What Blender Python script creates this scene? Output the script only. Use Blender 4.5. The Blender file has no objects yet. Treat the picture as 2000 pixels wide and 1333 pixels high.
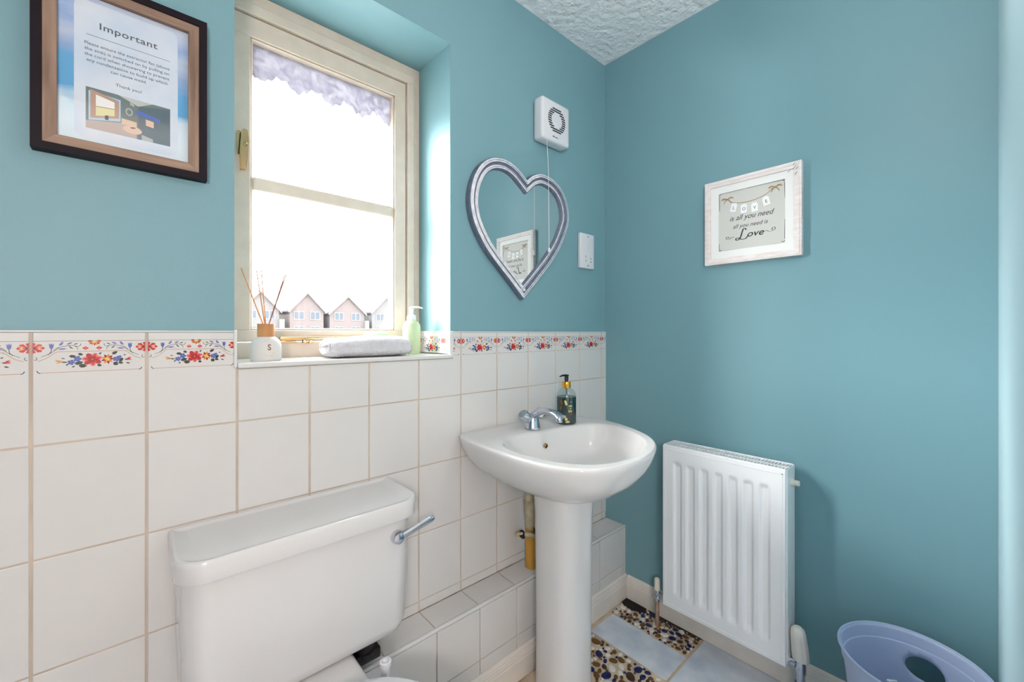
import bpy, bmesh, math, random
from mathutils import Vector, Matrix
random.seed(7)
PI = math.pi
sc = bpy.context.scene
C = sc.collection

# ------------------------------------------------------------------ camera
TH = math.atan2(895.0, 809.0)                      # the +x axis lies this far right of the view axis
cam_d = bpy.data.cameras.new('camera')
cam = bpy.data.objects.new('camera', cam_d); C.objects.link(cam)
cam_d.sensor_width = 36.0
cam_d.lens = 809.0 / 2000.0 * 36.0
cam_d.shift_y = -16.5 / 2000.0
cam_d.clip_start = 0.01; cam_d.clip_end = 400
cam.location = (-1.5787, -1.1113, 1.145)
cam.rotation_euler = (PI / 2, 0, TH - PI / 2)
sc.camera = cam

# ------------------------------------------------------------------ sky, exposure
sc.view_settings.view_transform = 'Standard'
sc.view_settings.look = 'None'
sc.view_settings.gamma = 1.0
sc.view_settings.use_curve_mapping = False
sc.view_settings.exposure = 0.06
sc.cycles.use_denoising = True
sc.cycles.max_bounces = 8
sc.cycles.diffuse_bounces = 5
sc.cycles.sample_clamp_indirect = 6.0
sc.cycles.glossy_bounces = 3
sc.cycles.adaptive_threshold = 0.05
sc.cycles.transmission_bounces = 5
SKY = 15.0
world = bpy.data.worlds.new('overcast_sky'); sc.world = world
world.use_nodes = True
bg = world.node_tree.nodes['Background']
bg.inputs[0].default_value = (0.95, 0.98, 1.0, 1)
bg.inputs[1].default_value = SKY
sun_l = bpy.data.lights.new('hazy_sun', 'SUN'); sun_l.energy = 24.0; sun_l.angle = math.radians(40); sun_l.color = (1.0, 0.97, 0.93)
sun = bpy.data.objects.new('hazy_sun', sun_l); C.objects.link(sun); sun.location = (-4, 3.5, 3.5)
sun.rotation_euler = Vector((1.0, -1.02, -0.62)).to_track_quat('-Z', 'Y').to_euler()
FILL_BATH = 22.0
FILL_HALL = 90.0

# ------------------------------------------------------------------ helpers
def lin(c):
    return tuple(((v / 255.0) / 12.92 if v / 255.0 <= 0.04045 else ((v / 255.0 + 0.055) / 1.055) ** 2.4) for v in c)

def mat(name, rgb, rough=0.5, metal=0.0, bump=0.0, bscale=60.0, var=0.0, vscale=6.0, coat=0.0, trans=0.0, alpha=1.0,
        emit=0.0, spec=0.5, ior=1.45, sheen=0.0, rgb2=None, sss=0.0, stretch=(1, 1, 1), detail=4.0, bdist=0.004):
    m = bpy.data.materials.new(name); m.use_nodes = True
    nt = m.node_tree; p = nt.nodes['Principled BSDF']
    col = lin(rgb)
    p.inputs['Base Color'].default_value = (*col, 1)
    p.inputs['Roughness'].default_value = rough
    p.inputs['Metallic'].default_value = metal
    p.inputs['Coat Weight'].default_value = coat
    p.inputs['Coat Roughness'].default_value = 0.06
    p.inputs['Transmission Weight'].default_value = trans
    p.inputs['Alpha'].default_value = alpha
    p.inputs['IOR'].default_value = ior
    p.inputs['Specular IOR Level'].default_value = spec
    p.inputs['Sheen Weight'].default_value = sheen
    if emit:
        p.inputs['Emission Color'].default_value = (*col, 1)
        p.inputs['Emission Strength'].default_value = emit
    if var or bump:
        tc = nt.nodes.new('ShaderNodeTexCoord')
        mp = nt.nodes.new('ShaderNodeMapping'); mp.inputs['Scale'].default_value = stretch
        nt.links.new(tc.outputs['Object'], mp.inputs['Vector'])
    if var:
        n = nt.nodes.new('ShaderNodeTexNoise'); n.inputs['Scale'].default_value = vscale; n.inputs['Detail'].default_value = detail
        nt.links.new(mp.outputs['Vector'], n.inputs['Vector'])
        r = nt.nodes.new('ShaderNodeValToRGB')
        r.color_ramp.elements[0].position = 0.35; r.color_ramp.elements[1].position = 0.68
        c2 = lin(rgb2) if rgb2 else tuple(max(0, v * (1 - var)) for v in col)
        r.color_ramp.elements[0].color = (*c2, 1); r.color_ramp.elements[1].color = (*col, 1)
        nt.links.new(n.outputs['Fac'], r.inputs['Fac'])
        nt.links.new(r.outputs['Color'], p.inputs['Base Color'])
    if bump:
        n2 = nt.nodes.new('ShaderNodeTexNoise'); n2.inputs['Scale'].default_value = bscale; n2.inputs['Detail'].default_value = 3
        nt.links.new(mp.outputs['Vector'], n2.inputs['Vector'])
        b = nt.nodes.new('ShaderNodeBump'); b.inputs['Strength'].default_value = bump; b.inputs['Distance'].default_value = bdist
        nt.links.new(n2.outputs['Fac'], b.inputs['Height'])
        nt.links.new(b.outputs['Normal'], p.inputs['Normal'])
    return m

def glass_mat(name, tint=(1, 1, 1), refl=0.08, rough=0.02):
    m = bpy.data.materials.new(name); m.use_nodes = True
    nt = m.node_tree; nt.nodes.remove(nt.nodes['Principled BSDF'])
    out = nt.nodes['Material Output']
    t = nt.nodes.new('ShaderNodeBsdfTransparent'); t.inputs[0].default_value = (*tint, 1)
    g = nt.nodes.new('ShaderNodeBsdfGlossy'); g.inputs['Roughness'].default_value = rough
    mx = nt.nodes.new('ShaderNodeMixShader'); mx.inputs[0].default_value = refl
    nt.links.new(t.outputs[0], mx.inputs[1]); nt.links.new(g.outputs[0], mx.inputs[2]); nt.links.new(mx.outputs[0], out.inputs[0])
    return m

M = {}
M['paint'] = mat('teal_wall_paint', (117, 156, 165), 0.5, bump=0.05, bscale=220)
M['ceiling'] = mat('artex_ceiling', (242, 242, 244), 0.75, bump=1.0, bscale=36, bdist=.012)
M['tile'] = mat('white_glazed_tile', (214, 211, 209), 0.12, var=0.02, vscale=8)
M['grout'] = mat('beige_grout', (204, 187, 171), 0.9, var=0.25, vscale=9)
M['trimwhite'] = mat('white_plastic_trim', (214, 212, 210), 0.3)
M['ceramic'] = mat('white_ceramic', (216, 213, 212), 0.08, coat=0.3)
M['woodwhite'] = mat('cream_window_paint', (212, 198, 183), 0.4, var=0.08, vscale=25, bump=0.08, bscale=90)
M['skirt'] = mat('white_skirting_paint', (230, 222, 214), 0.4, var=0.10, vscale=14)
M['glass'] = glass_mat('window_glass', (0.97, 0.98, 0.98), 0.06)
M['clear'] = glass_mat('picture_glass', (1, 1, 1), 0.05, 0.05)
M['chrome'] = mat('chrome', (205, 208, 218), 0.08, 1.0)
M['brass'] = mat('brass', (206, 172, 126), 0.15, 1.0)
M['copper'] = mat('copper_pipe', (205, 150, 112), 0.35, 0.8, var=0.5, vscale=40, rgb2=(225, 205, 185))
M['black'] = mat('black', (16, 14, 18), 0.4)
M['dark'] = mat('dark_void', (12, 10, 9), 0.9)
M['rad'] = mat('white_radiator_enamel', (238, 238, 240), 0.3)
M['whiteplastic'] = mat('white_plastic', (222, 222, 226), 0.35)
M['mirror'] = mat('mirror_silver', (240, 243, 243), 0.01, 1.0)
M['lamp'] = mat('fill_lamp_glass', (255, 243, 236), 0.4, emit=FILL_BATH)
M['hall_fill'] = mat('hall_fill_lamp_glass', (255, 240, 235), 0.4, emit=FILL_HALL)
M['hallwall'] = mat('cream_hall_paint', (236, 226, 216), 0.7)
M['hallfloor'] = mat('hall_carpet', (226, 220, 212), 0.95)

def obj(name, me, material=None, parent=None, smooth=False, kind=None):
    if isinstance(me, bmesh.types.BMesh):
        bm = me; bmesh.ops.recalc_face_normals(bm, faces=bm.faces)
        me = bpy.data.meshes.new(name); bm.to_mesh(me); bm.free()
    if material is not None:
        ms = material if isinstance(material, (list, tuple)) else [material]
        if len(me.materials) == 0:
            for x in ms: me.materials.append(M[x] if isinstance(x, str) else x)
    if smooth:
        me.shade_smooth()
        if smooth != 'all':
            me.set_sharp_from_angle(angle=math.radians(38))
    o = bpy.data.objects.new(name, me); C.objects.link(o)
    if parent is not None: o.parent = parent
    if kind: o['kind'] = kind
    return o

def tag(o, label, cat, group=None):
    o['label'] = label; o['category'] = cat
    if group: o['group'] = group
    return o

def thing(name, label, cat, loc=(0, 0, 0), rotz=0.0, group=None):
    o = bpy.data.objects.new(name, None); C.objects.link(o)
    o.location = loc; o.rotation_euler = (0, 0, rotz); o.empty_display_size = 0.05
    return tag(o, label, cat, group)

def B(): return bmesh.new()

def box(bm, lo, hi, bevel=0.0, seg=2, mi=0):
    b2 = bmesh.new()
    vs = [b2.verts.new((x, y, z)) for x in (lo[0], hi[0]) for y in (lo[1], hi[1]) for z in (lo[2], hi[2])]
    for f in ((0, 1, 3, 2), (4, 6, 7, 5), (0, 4, 5, 1), (2, 3, 7, 6), (0, 2, 6, 4), (1, 5, 7, 3)):
        b2.faces.new([vs[i] for i in f])
    bmesh.ops.recalc_face_normals(b2, faces=b2.faces)
    if bevel: bmesh.ops.bevel(b2, geom=list(b2.edges), offset=bevel, segments=seg, profile=0.5, affect='EDGES')
    merge(bm, b2, mi)

def merge(bm, b2, mi=0, mtx=None):
    mp = {}
    for v in b2.verts: mp[v] = bm.verts.new(mtx @ v.co if mtx else v.co)
    for f in b2.faces:
        try:
            nf = bm.faces.new([mp[v] for v in f.verts]); nf.material_index = mi if mi else f.material_index
        except ValueError: pass
    b2.free()

def rings(bm, rs, closed=True, cap0=True, cap1=True, mis=None):
    """loft a list of rings (lists of points)"""
    vr = [[bm.verts.new(p) for p in r] for r in rs]
    n = len(vr[0])
    for k in range(len(vr) - 1):
        for i in range(n if closed else n - 1):
            j = (i + 1) % n
            f = bm.faces.new((vr[k][i], vr[k][j], vr[k + 1][j], vr[k + 1][i]))
            if mis: f.material_index = mis[k]
    if cap0: bm.faces.new(vr[0][::-1]).material_index = mis[0] if mis else 0
    if cap1: bm.faces.new(vr[-1]).material_index = mis[-1] if mis else 0
    return vr

def lathe(bm, prof, n=32, c=(0, 0, 0), cap0=True, cap1=True, mtx=None, mis=None, sx=1.0):
    rs = []
    for r, z in prof:
        ring = []
        for i in range(n):
            a = 2 * PI * i / n
            v = Vector((c[0] + r * math.cos(a) * sx, c[1] + r * math.sin(a), c[2] + z))
            ring.append(mtx @ v if mtx else v)
        rs.append(ring)
    rings(bm, rs, True, cap0, cap1, mis)

def tube(bm, pts, r, n=10, caps=True):
    pts = [Vector(p) for p in pts]
    rs = []
    up = Vector((0.13, 0.27, 0.95))
    for i, p in enumerate(pts):
        t = (pts[min(i + 1, len(pts) - 1)] - pts[max(i - 1, 0)]).normalized()
        a = t.cross(up)
        if a.length < 1e-3: a = t.cross(Vector((1, 0, 0)))
        a.normalize(); b = t.cross(a).normalized()
        rr = r[i] if isinstance(r, (list, tuple)) else r
        rs.append([p + (a * math.cos(2 * PI * k / n) + b * math.sin(2 * PI * k / n)) * rr for k in range(n)])
    rings(bm, rs, True, caps, caps)

def prism(bm, poly, mtx, t, mi=0):
    """poly in local xy, thickness t towards +z of mtx"""
    a = [bm.verts.new(mtx @ Vector((x, y, 0))) for x, y in poly]
    b = [bm.verts.new(mtx @ Vector((x, y, t))) for x, y in poly]
    n = len(poly)
    fs = [bm.faces.new(a[::-1]), bm.faces.new(b)]
    for i in range(n): fs.append(bm.faces.new((a[i], a[(i + 1) % n], b[(i + 1) % n], b[i])))
    for f in fs: f.material_index = mi

def frame_mtx(o, u, v):
    u = Vector(u).normalized(); v = Vector(v).normalized(); n = u.cross(v)
    return Matrix(((u.x, v.x, n.x, o[0]), (u.y, v.y, n.y, o[1]), (u.z, v.z, n.z, o[2]), (0, 0, 0, 1)))

def catmull(pts, per=6, closed=False):
    out = []; n = len(pts)
    rng = range(n if closed else n - 1)
    for i in rng:
        g = lambda k: Vector(pts[k % n]) if closed else Vector(pts[min(max(k, 0), n - 1)])
        p0, p1, p2, p3 = g(i - 1), g(i), g(i + 1), g(i + 2)
        for k in range(per):
            t = k / per
            out.append(0.5 * ((2 * p1) + (p2 - p0) * t + (2 * p0 - 5 * p1 + 4 * p2 - p3) * t * t + (3 * p1 - p0 - 3 * p2 + p3) * t ** 3))
    if not closed: out.append(Vector(pts[-1]))
    return out

def text_mesh(body, size, shear=0.0, sx=1.0, extrude=0.0002, align='CENTER', bold=0.0, spacing=1.0):
    cu = bpy.data.curves.new('text', 'FONT'); cu.body = body; cu.size = size; cu.shear = shear
    cu.align_x = align; cu.align_y = 'CENTER'; cu.extrude = extrude; cu.resolution_u = 3; cu.offset = bold
    cu.space_character = spacing
    o = bpy.data.objects.new('text', cu); C.objects.link(o)
    dg = bpy.context.evaluated_depsgraph_get(); dg.update()
    me = bpy.data.meshes.new_from_object(o.evaluated_get(dg))
    bpy.data.objects.remove(o); bpy.data.curves.remove(cu)
    for v in me.vertices: v.co.x *= sx
    me.materials.clear()
    return me

def merge_mesh(bm, me, mtx, mi=0):
    b2 = bmesh.new(); b2.from_mesh(me); bpy.data.meshes.remove(me)
    for f in b2.faces: f.material_index = mi
    merge(bm, b2, mi, mtx)

# ------------------------------------------------------------------ room shell
XL, YF, ZC = -2.35, -1.158, 2.362
OX0, OX1, OZ0, OZ1 = -1.416, -0.836, 1.066, 2.073       # window opening
bm = B(); box(bm, (-2.6, -2.6, ZC), (0.2, 0.3, ZC + 0.12)); obj('ceiling', bm, 'ceiling', kind='structure')
bm = B()
box(bm, (-2.6, 0.006, -0.3), (OX0, 0.30, ZC + .1)); box(bm, (OX1, 0.006, -0.3), (0.2, 0.30, ZC + .1))
box(bm, (OX0, 0.006, -0.3), (OX1, 0.30, OZ0)); box(bm, (OX0, 0.006, OZ1), (OX1, 0.30, ZC + .1))
wall_left = obj('wall_left', bm, 'paint', kind='structure')
bm = B(); box(bm, (0, -2.6, -0.3), (0.2, 0.006, ZC + .1)); wall_right = obj('wall_right', bm, 'paint', kind='structure')
bm = B()
DX0, DX1, DZ = -2.12, -.82, 2.05
box(bm, (DX1, -1.25, -0.1), (0.0, YF, ZC)); box(bm, (-2.6, -1.25, -0.1), (DX0, YF, ZC)); box(bm, (DX0, -1.25, DZ), (DX1, YF, ZC))
obj('wall_front', bm, mat('pale_blue_paint', (182, 208, 216), .45), kind='structure')
bm = B(); box(bm, (XL - 0.25, -2.6, -0.3), (XL, 0.006, ZC)); obj('wall_back', bm, 'paint', kind='structure')
bm = B(); box(bm, (XL, -2.6, -0.1), (0.0, -2.45, ZC)); obj('wall_hall', bm, 'hallwall', kind='structure')
bm = B(); box(bm, (XL, -2.45, -0.1), (0.0, YF - .09, 0.0)); obj('floor_hall', bm, 'hallfloor', kind='structure')
# door lining of the doorway the camera stands in
bm = B()
box(bm, (DX0, -1.255, 0), (DX0 + .03, YF - .002, DZ)); box(bm, (DX1 - .03, -1.255, 0), (DX1, YF - .002, DZ)); box(bm, (DX0, -1.255, DZ - .03), (DX1, YF - .002, DZ))
obj('door_1', bm, 'skirt', kind='structure')

# ------------------------------------------------------------------ wall tiles, grout, printed border
PX, X0 = 0.1534, -0.0312
GV, GH = 0.0042, 0.003
TT = 0.006
bm = B()
box(bm, (XL, 0.0018, 0.0), (OX0, 0.006, 1.1455)); box(bm, (OX1, 0.0018, 0.0), (0, 0.006, 1.1455)); box(bm, (OX0, 0.0018, 0.0), (OX1, 0.006, OZ0 - .001))
obj('grout', bm, 'grout', wall_left)
tile_cache = {}
def tile_mesh(w, h, t=TT, ch=0.0014):
    key = (round(w, 4), round(h, 4), t)
    if key in tile_cache: return tile_cache[key]
    b = B()
    c = min(ch, w * .3, h * .3)
    rs = [[(0, 0, -t), (w, 0, -t), (w, h, -t), (0, h, -t)], [(0, 0, -c), (w, 0, -c), (w, h, -c), (0, h, -c)],
          [(c * .3, c * .3, -c * .3), (w - c * .3, c * .3, -c * .3), (w - c * .3, h - c * .3, -c * .3), (c * .3, h - c * .3, -c * .3)],
          [(c, c, 0), (w - c, c, 0), (w - c, h - c, 0), (c, h - c, 0)]]
    rings(b, rs)
    bmesh.ops.recalc_face_normals(b, faces=b.faces)
    me = bpy.data.meshes.new('tile'); b.to_mesh(me); b.free(); me.materials.append(M['tile'])
    tile_cache[key] = me
    return me
def put_tile(parent, o, u, v, w, h, t=TT):
    ob = bpy.data.objects.new('tile', tile_mesh(w, h, t)); C.objects.link(ob); ob.parent = parent
    jitter = Vector(u).cross(Vector(v)) * random.uniform(-.0003, .0003)
    ob.matrix_local = frame_mtx(Vector(o) + jitter, u, v)
    return ob

# printed floral motif (tile local: x 0..0.1492, y down from the top edge)
DEC = [mat('print_red', (182, 36, 46), .2), mat('print_pink', (222, 110, 108), .2), mat('print_gold', (206, 132, 48), .2), mat('print_blue', (78, 98, 164), .2),
       mat('print_leaf', (48, 62, 54), .2), mat('print_brown', (178, 140, 118), .2), mat('print_dark', (52, 42, 46), .2), mat('print_lilac', (116, 114, 178), .2),
       mat('print_yellow', (240, 196, 110), .2), mat('print_crimson', (140, 22, 34), .2)]
RED, PINK, GOLD, BLUE, LEAF, BROWN, DARKP, LILAC, YEL, CRIM = range(10)
def motif():
    S = []
    def poly(c, pts): S.append((c, pts))
    def ell(c, x, y, a, b, rot=0.0, n=10):
        poly(c, [(x + a * math.cos(rot) * math.cos(t) - b * math.sin(rot) * math.sin(t), y + a * math.sin(rot) * math.cos(t) + b * math.cos(rot) * math.sin(t)) for t in [2 * PI * k / n for k in range(n)]])
    def leaf(c, x, y, l, w, rot):
        q = [(-l, 0), (-l * .4, w), (l * .3, w * .9), (l, 0), (l * .3, -w * .9), (-l * .4, -w)]
        poly(c, [(x + a * math.cos(rot) - b * math.sin(rot), y + a * math.sin(rot) + b * math.cos(rot)) for a, b in q])
    def line(c, pts, w=0.0004):
        for (x0, y0), (x1, y1) in zip(pts[:-1], pts[1:]):
            d = Vector((x1 - x0, y1 - y0)); 
            if d.length < 1e-6: continue
            d.normalize(); n = Vector((-d.y, d.x)) * w
            poly(c, [(x0 + n.x, y0 + n.y), (x1 + n.x, y1 + n.y), (x1 - n.x, y1 - n.y), (x0 - n.x, y0 - n.y)])
    mm = 0.001
    W = 149.2
    line(DARKP, [(0.5 * mm, 16 * mm), ((W - .5) * mm, 16 * mm)], .0003)
    line(BROWN, [(30 * mm, 35.5 * mm), ((W - 28) * mm, 35.5 * mm)], .0005)
    line(BROWN, [(10 * mm, 73 * mm), ((W - 8) * mm, 73 * mm)], .0005)
    for s in (0, 1):
        X = (lambda x: x * mm) if s == 0 else (lambda x: (W - x) * mm)
        R = (lambda r: r) if s == 0 else (lambda r: PI - r)
        line(BROWN, [(X(30), .0355), (X(26), .038), (X(21), .043), (X(15), .048), (X(6), .052)], .0005)
        line(DARKP, [(X(32), .028), (X(26), .034), (X(20), .039), (X(10), .0445)], .00035)
        line(DARKP, [(X(3.5), .0445), (X(5.5), .047), (X(4), .050), (X(1.5), .049)], .0004)
        line(DARKP, [(X(5), .069), (X(6.5), .0725), (X(9.5), .0738)], .0006)
        # half rosette at the tile edge
        for k in range(5):
            a = -PI / 2 + k * PI / 4
            poly(RED, [(X(0.2), .0285), (X(0.2 + 13 * math.cos(a - .3)), .0285 + .0085 * math.sin(a - .3)), (X(0.2 + 14.5 * math.cos(a)), .0285 + .0095 * math.sin(a)), (X(0.2 + 13 * math.cos(a + .3)), .0285 + .0085 * math.sin(a + .3))])
        for k in range(3):
            a = -.5 + k * .5
            leaf(YEL, X(7 + 2 * math.cos(a)), .0285 + .0045 * math.sin(a), .0025, .0007, R(a))
        ell(CRIM, X(2.6), .0285, .002, .003)
        # tulip and sprig
        poly(BLUE, [(X(19.5), .020), (X(21.2), .0225), (X(22.5), .0200), (X(23.8), .0225), (X(25.5), .0200), (X(25), .0275), (X(22.5), .0315), (X(20), .0275)])
        line(LEAF, [(X(22.5), .031), (X(22), .036), (X(18), .041)], .0005)
        line(LEAF, [(X(25), .033), (X(30), .028), (X(38), .0255), (X(48), .024), (X(56), .0265), (X(59), .024), (X(59), .021)], .0004)
        line(LEAF, [(X(44), .025), (X(48), .029)], .0004); line(LEAF, [(X(52), .0255), (X(55), .029), (X(55.5), .032)], .0004)
        leaf(LILAC, X(35), .0205, .0042, .0018, R(-1.1)); leaf(LILAC, X(45), .0205, .0045, .0015, R(-.5)); leaf(LILAC, X(36), .0305, .0058, .0015, R(-.08))
        leaf(BLUE, X(33), .0225, .002, .001, R(-1.)); leaf(LEAF, X(47), .0285, .003, .001, R(.6)); leaf(LEAF, X(53), .0215, .0032, .0009, R(-.4))
        # pink stars
        for k in range(4): leaf(PINK if k % 2 else RED, X(65.5) + .0022 * math.cos(k * PI / 2), .0295 + .0022 * math.sin(k * PI / 2), .0022, .0016, k * PI / 2)
    # half daisy under the top line
    for k in range(9):
        a = PI * k / 8
        leaf(GOLD if k % 2 else CRIM, .0775 + .006 * math.cos(a), .0163 + .0052 * math.sin(a), .0038, .0014, a)
    for k in range(5):
        a = PI * (k + .5) / 5
        leaf(YEL, .0775 + .0035 * math.cos(a), .0165 + .003 * math.sin(a), .0022, .0006, a)
    # bouquet
    for x, y, l, w, r, c in ((59, 41, 3, 2, .5, LEAF), (49, 44.5, 4.2, 2.2, .15, LEAF), (57, 57, 5, 2.6, -.3, LEAF), (62, 62.5, 4.6, 3, .1, LEAF), (105, 39.5, 4, 2.2, -.6, DARKP),
                             (106.5, 60.5, 3.4, 3, .6, LEAF), (114, 53, 3.6, 2.4, -.9, DARKP), (113.5, 59, 3.2, 2, .3, LEAF), (84, 62.5, 2.8, 2, .3, LEAF), (85, 40, 2, 1.2, -.8, LEAF),
                             (39, 55, 3.4, 1, .0, LEAF), (42, 59.5, 2, 1, -.9, LEAF), (50, 63.5, 2, 1, -.6, LEAF), (119, 44, 1.8, .8, -.4, LEAF), (124, 60, 2.6, 1, .3, LEAF), (122, 53, 3, .9, .2, LEAF), (37, 48, 2.4, .7, .3, LEAF)):
        leaf(c, x * mm, y * mm, l * 1.25 * mm, w * 1.2 * mm, r)
    for x, y, r in ((47, 55.5, 4.8), (55, 49.5, 5.4), (107.5, 51.5, 5.2), (112, 47.5, 3)):
        for k in range(5): ell(BLUE, x * mm + r * .55 * mm * math.cos(k * 1.257), y * mm + r * .55 * mm * math.sin(k * 1.257), r * .55 * mm, r * .42 * mm, k * 1.257, 7)
        ell(LILAC, x * mm, y * mm, r * .3 * mm, r * .3 * mm, 0, 6)
    for k in range(3): leaf(GOLD, (31 + k * .8) * mm, (53.5 + (k - 1) * 1.6) * mm, 5.5 * mm, .8 * mm, (k - 1) * -.3)
    for k in range(3): leaf(RED, (125 + k * .3) * mm, (51.5 + (k - 1) * 1.6) * mm, 4.5 * mm, .9 * mm, (k - 1) * .35 - .2)
    for k in range(9):
        a = 2 * PI * k / 9; leaf(GOLD if k % 2 else CRIM, (95 + 4.8 * math.cos(a)) * mm, (51 + 5.4 * math.sin(a)) * mm, 4.6 * mm, 2 * mm, a)
    for k in range(7):
        a = 2 * PI * k / 7 + .2; leaf(YEL, (95 + 2.6 * math.cos(a)) * mm, (51 + 2.8 * math.sin(a)) * mm, 2.2 * mm, .8 * mm, a)
    for k in range(7):
        a = 2 * PI * k / 7 - .3; ell(RED if k % 2 else PINK, (74.5 + 7.6 * math.cos(a)) * mm, (51 + 6.8 * math.sin(a)) * mm, 6.2 * mm, 4.2 * mm, a)
    for k in range(7):
        a = 2 * PI * k / 7 + .15; leaf(CRIM, (74.5 + 4.2 * math.cos(a)) * mm, (51 + 3.8 * math.sin(a)) * mm, 4.2 * mm, 1.2 * mm, a)
    for k in range(7):
        a = 2 * PI * k / 7 - .3; leaf(RED, (74.5 + 8 * math.cos(a)) * mm, (51 + 7 * math.sin(a)) * mm, 4.2 * mm, 1.5 * mm, a)
    ell(GOLD, .0745, .051, .0014, .0014)
    return S
MOTIF = motif()
def clip_poly(pts, x0, x1):
    for side, xv in ((1, x0), (-1, x1)):
        out = []
        for i in range(len(pts)):
            a, b = pts[i], pts[(i + 1) % len(pts)]
            ia, ib = (a[0] - xv) * side >= 0, (b[0] - xv) * side >= 0
            if ia: out.append(a)
            if ia != ib:
                t = (xv - a[0]) / (b[0] - a[0]); out.append((xv, a[1] + t * (b[1] - a[1])))
        pts = out
        if len(pts) < 3: return []
    return pts
dec_cache = {}
def decor(parent, x0=0.0, x1=0.1492, htop=0.2):
    key = (round(x0, 4), round(x1, 4), round(htop, 4))
    if key not in dec_cache:
        b = B()
        for k, (c, pts) in enumerate(MOTIF):
            q = clip_poly(pts, x0, x1)
            if len(q) < 3: continue
            zz = 0.00012 + k * 0.0000012
            try: b.faces.new([b.verts.new((x - x0, htop - y, zz)) for x, y in q]).material_index = c
            except ValueError: pass
        for f in b.faces:
            f.normal_update()
            if f.normal.z < 0: f.normal_flip()
        me = bpy.data.meshes.new('floral_print'); b.to_mesh(me); b.free()
        for m in DEC: me.materials.append(m)
        dec_cache[key] = me
    o = bpy.data.objects.new('floral_print', dec_cache[key]); C.objects.link(o); o.parent = parent
    return o

rows = [1.1455, 0.9430, 0.7400, 0.5370, 0.3345, 0.306]
cols = [X0 - PX * k for k in range(0, 15)]
U, V = (1, 0, 0), (0, 0, 1)
tw = PX - GV
for ri in range(5):
    zt, zb = rows[ri], rows[ri + 1]
    z0 = zb + GH / 2; h = zt - zb - (GH if ri else GH / 2)
    if ri == 4: z0 = zb; h = zt - zb - GH / 2
    put_tile(wall_left, (X0 + GV / 2, 0, z0), U, V, -X0 - GV / 2 - .002, h)                       # cut strip in the corner
    if ri == 0:
        t = wall_left.children[-1]; decor(t, 0.0, -X0 - GV / 2 - .002, h)
    for k in range(14):
        xr, xl = cols[k], cols[k + 1]
        if xl < XL: break
        a, b_ = xl + GV / 2, xr - GV / 2
        if ri == 0 and xr > OX0 + .02 and xl < OX1:
            if xr < OX1 + .02:            # under the sill
                a2 = max(a, OX0 + .001)
                put_tile(wall_left, (a2, 0, z0), U, V, b_ - a2, OZ0 - .004 - z0)
            else:                                                              # L-shaped tile at the opening corner
                bb = B()
                prism(bb, [(a, z0), (b_, z0), (b_, z0 + h), (OX1 + .007, z0 + h), (OX1 + .007, OZ0 - .004), (a, OZ0 - .004)], frame_mtx((0, 0.006, 0), (1, 0, 0), (0, 0, 1)), 0.006)
                t = obj('tile', bb, 'tile', wall_left)
                w = b_ - (OX1 + .007)
                d = decor(t, 0.1492 - w, 0.1492, h); d.matrix_local = frame_mtx((OX1 + .007, 0, z0), U, V)
            continue
        t = put_tile(wall_left, (a, 0, z0), U, V, tw, h)
        if ri == 0: decor(t, 0, 0.1492, h)

# plastic edge trims round the tiling and the sill
bm = B()
box(bm, (XL, -0.0012, 1.1458), (OX0 - .001, .0058, 1.1492), .001); box(bm, (OX1 + .001, -0.0012, 1.1458), (-.001, .0058, 1.1492), .001)
box(bm, (-.0022, -.0012, .33), (-.0004, .0058, 1.149), .0006)
obj('edge_trim', bm, 'trimwhite', wall_left)
bm = B()
box(bm, (OX0 - .0025, -.004, 1.0655), (OX0 + .004, .0058, 1.151), .0015); box(bm, (OX1 - .0075, -.004, 1.0655), (OX1 + .0065, .004, 1.1485), .0015)
box(bm, (OX0 + .0045, -.0085, 1.0635), (OX1 - .0005, .008, 1.0752), .0035, 3)
obj('sill_trim', bm, 'trimwhite', wall_left)
# sill tiles and the printed tile on the side of the reveal
for k in range(4):
    a = OX0 + .006 + k * 0.1545; b_ = min(a + .1515, OX1 - .0085)
    if b_ - a > .01: put_tile(wall_left, (a, .0085, 1.0752), (1, 0, 0), (0, 1, 0), b_ - a, .0955)
    if b_ - a > .01: put_tile(wall_left, (a, .1065, 1.0752), (1, 0, 0), (0, 1, 0), b_ - a, .082)
bm = B(); box(bm, (OX0, .0058, OZ0 - .001), (OX1, .20, 1.0732)); obj('sill_bed', bm, 'grout', wall_left)
t = put_tile(wall_left, (OX1 - .0065, .186, 1.0765), (0, -1, 0), (0, 0, 1), .1492, .0705); decor(t, 0, .1492, .0705)
t = put_tile(wall_left, (OX1 - .0065, .0338, 1.0765), (0, -1, 0), (0, 0, 1), .0285, .0705); decor(t, 0, .0285, .0705)
bm = B(); box(bm, (OX1 - .0075, .004, 1.1470), (OX1 - .0002, .19, 1.1500), .001); obj('edge_trim', bm, 'trimwhite', wall_left)

# ------------------------------------------------------------------ boxed-in pipes along the foot of the wall
LZ, LY = 0.306, -0.102
bm = B(); box(bm, (XL, LY + .0042, 0), (0, 0.0018, LZ - .0042))
ledge = obj('wall_ledge', bm, 'grout', kind='structure')
for k in range(-1, 14):
    xr = cols[k] if k >= 0 else -.0015
    xl = cols[k + 1]
    a = xl + .0018; b_ = (xr - .0018) if k >= 0 else xr
    if xl < XL: break
    put_tile(ledge, (a, LY + .0105, LZ), (1, 0, 0), (0, 1, 0), b_ - a, -LY - .0125)
    put_tile(ledge, (a, LY, .1375), U, V, b_ - a, LZ - .0105 - .1375)
    put_tile(ledge, (a, LY, .088), U, V, b_ - a, .047)
bm = B(); box(bm, (XL, LY - .0015, LZ - .0095), (-.001, LY + .0095, LZ + .0012), .004, 3); box(bm, (-.0035, LY - .0012, .09), (-.0006, LY + .006, LZ), .001)
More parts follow.
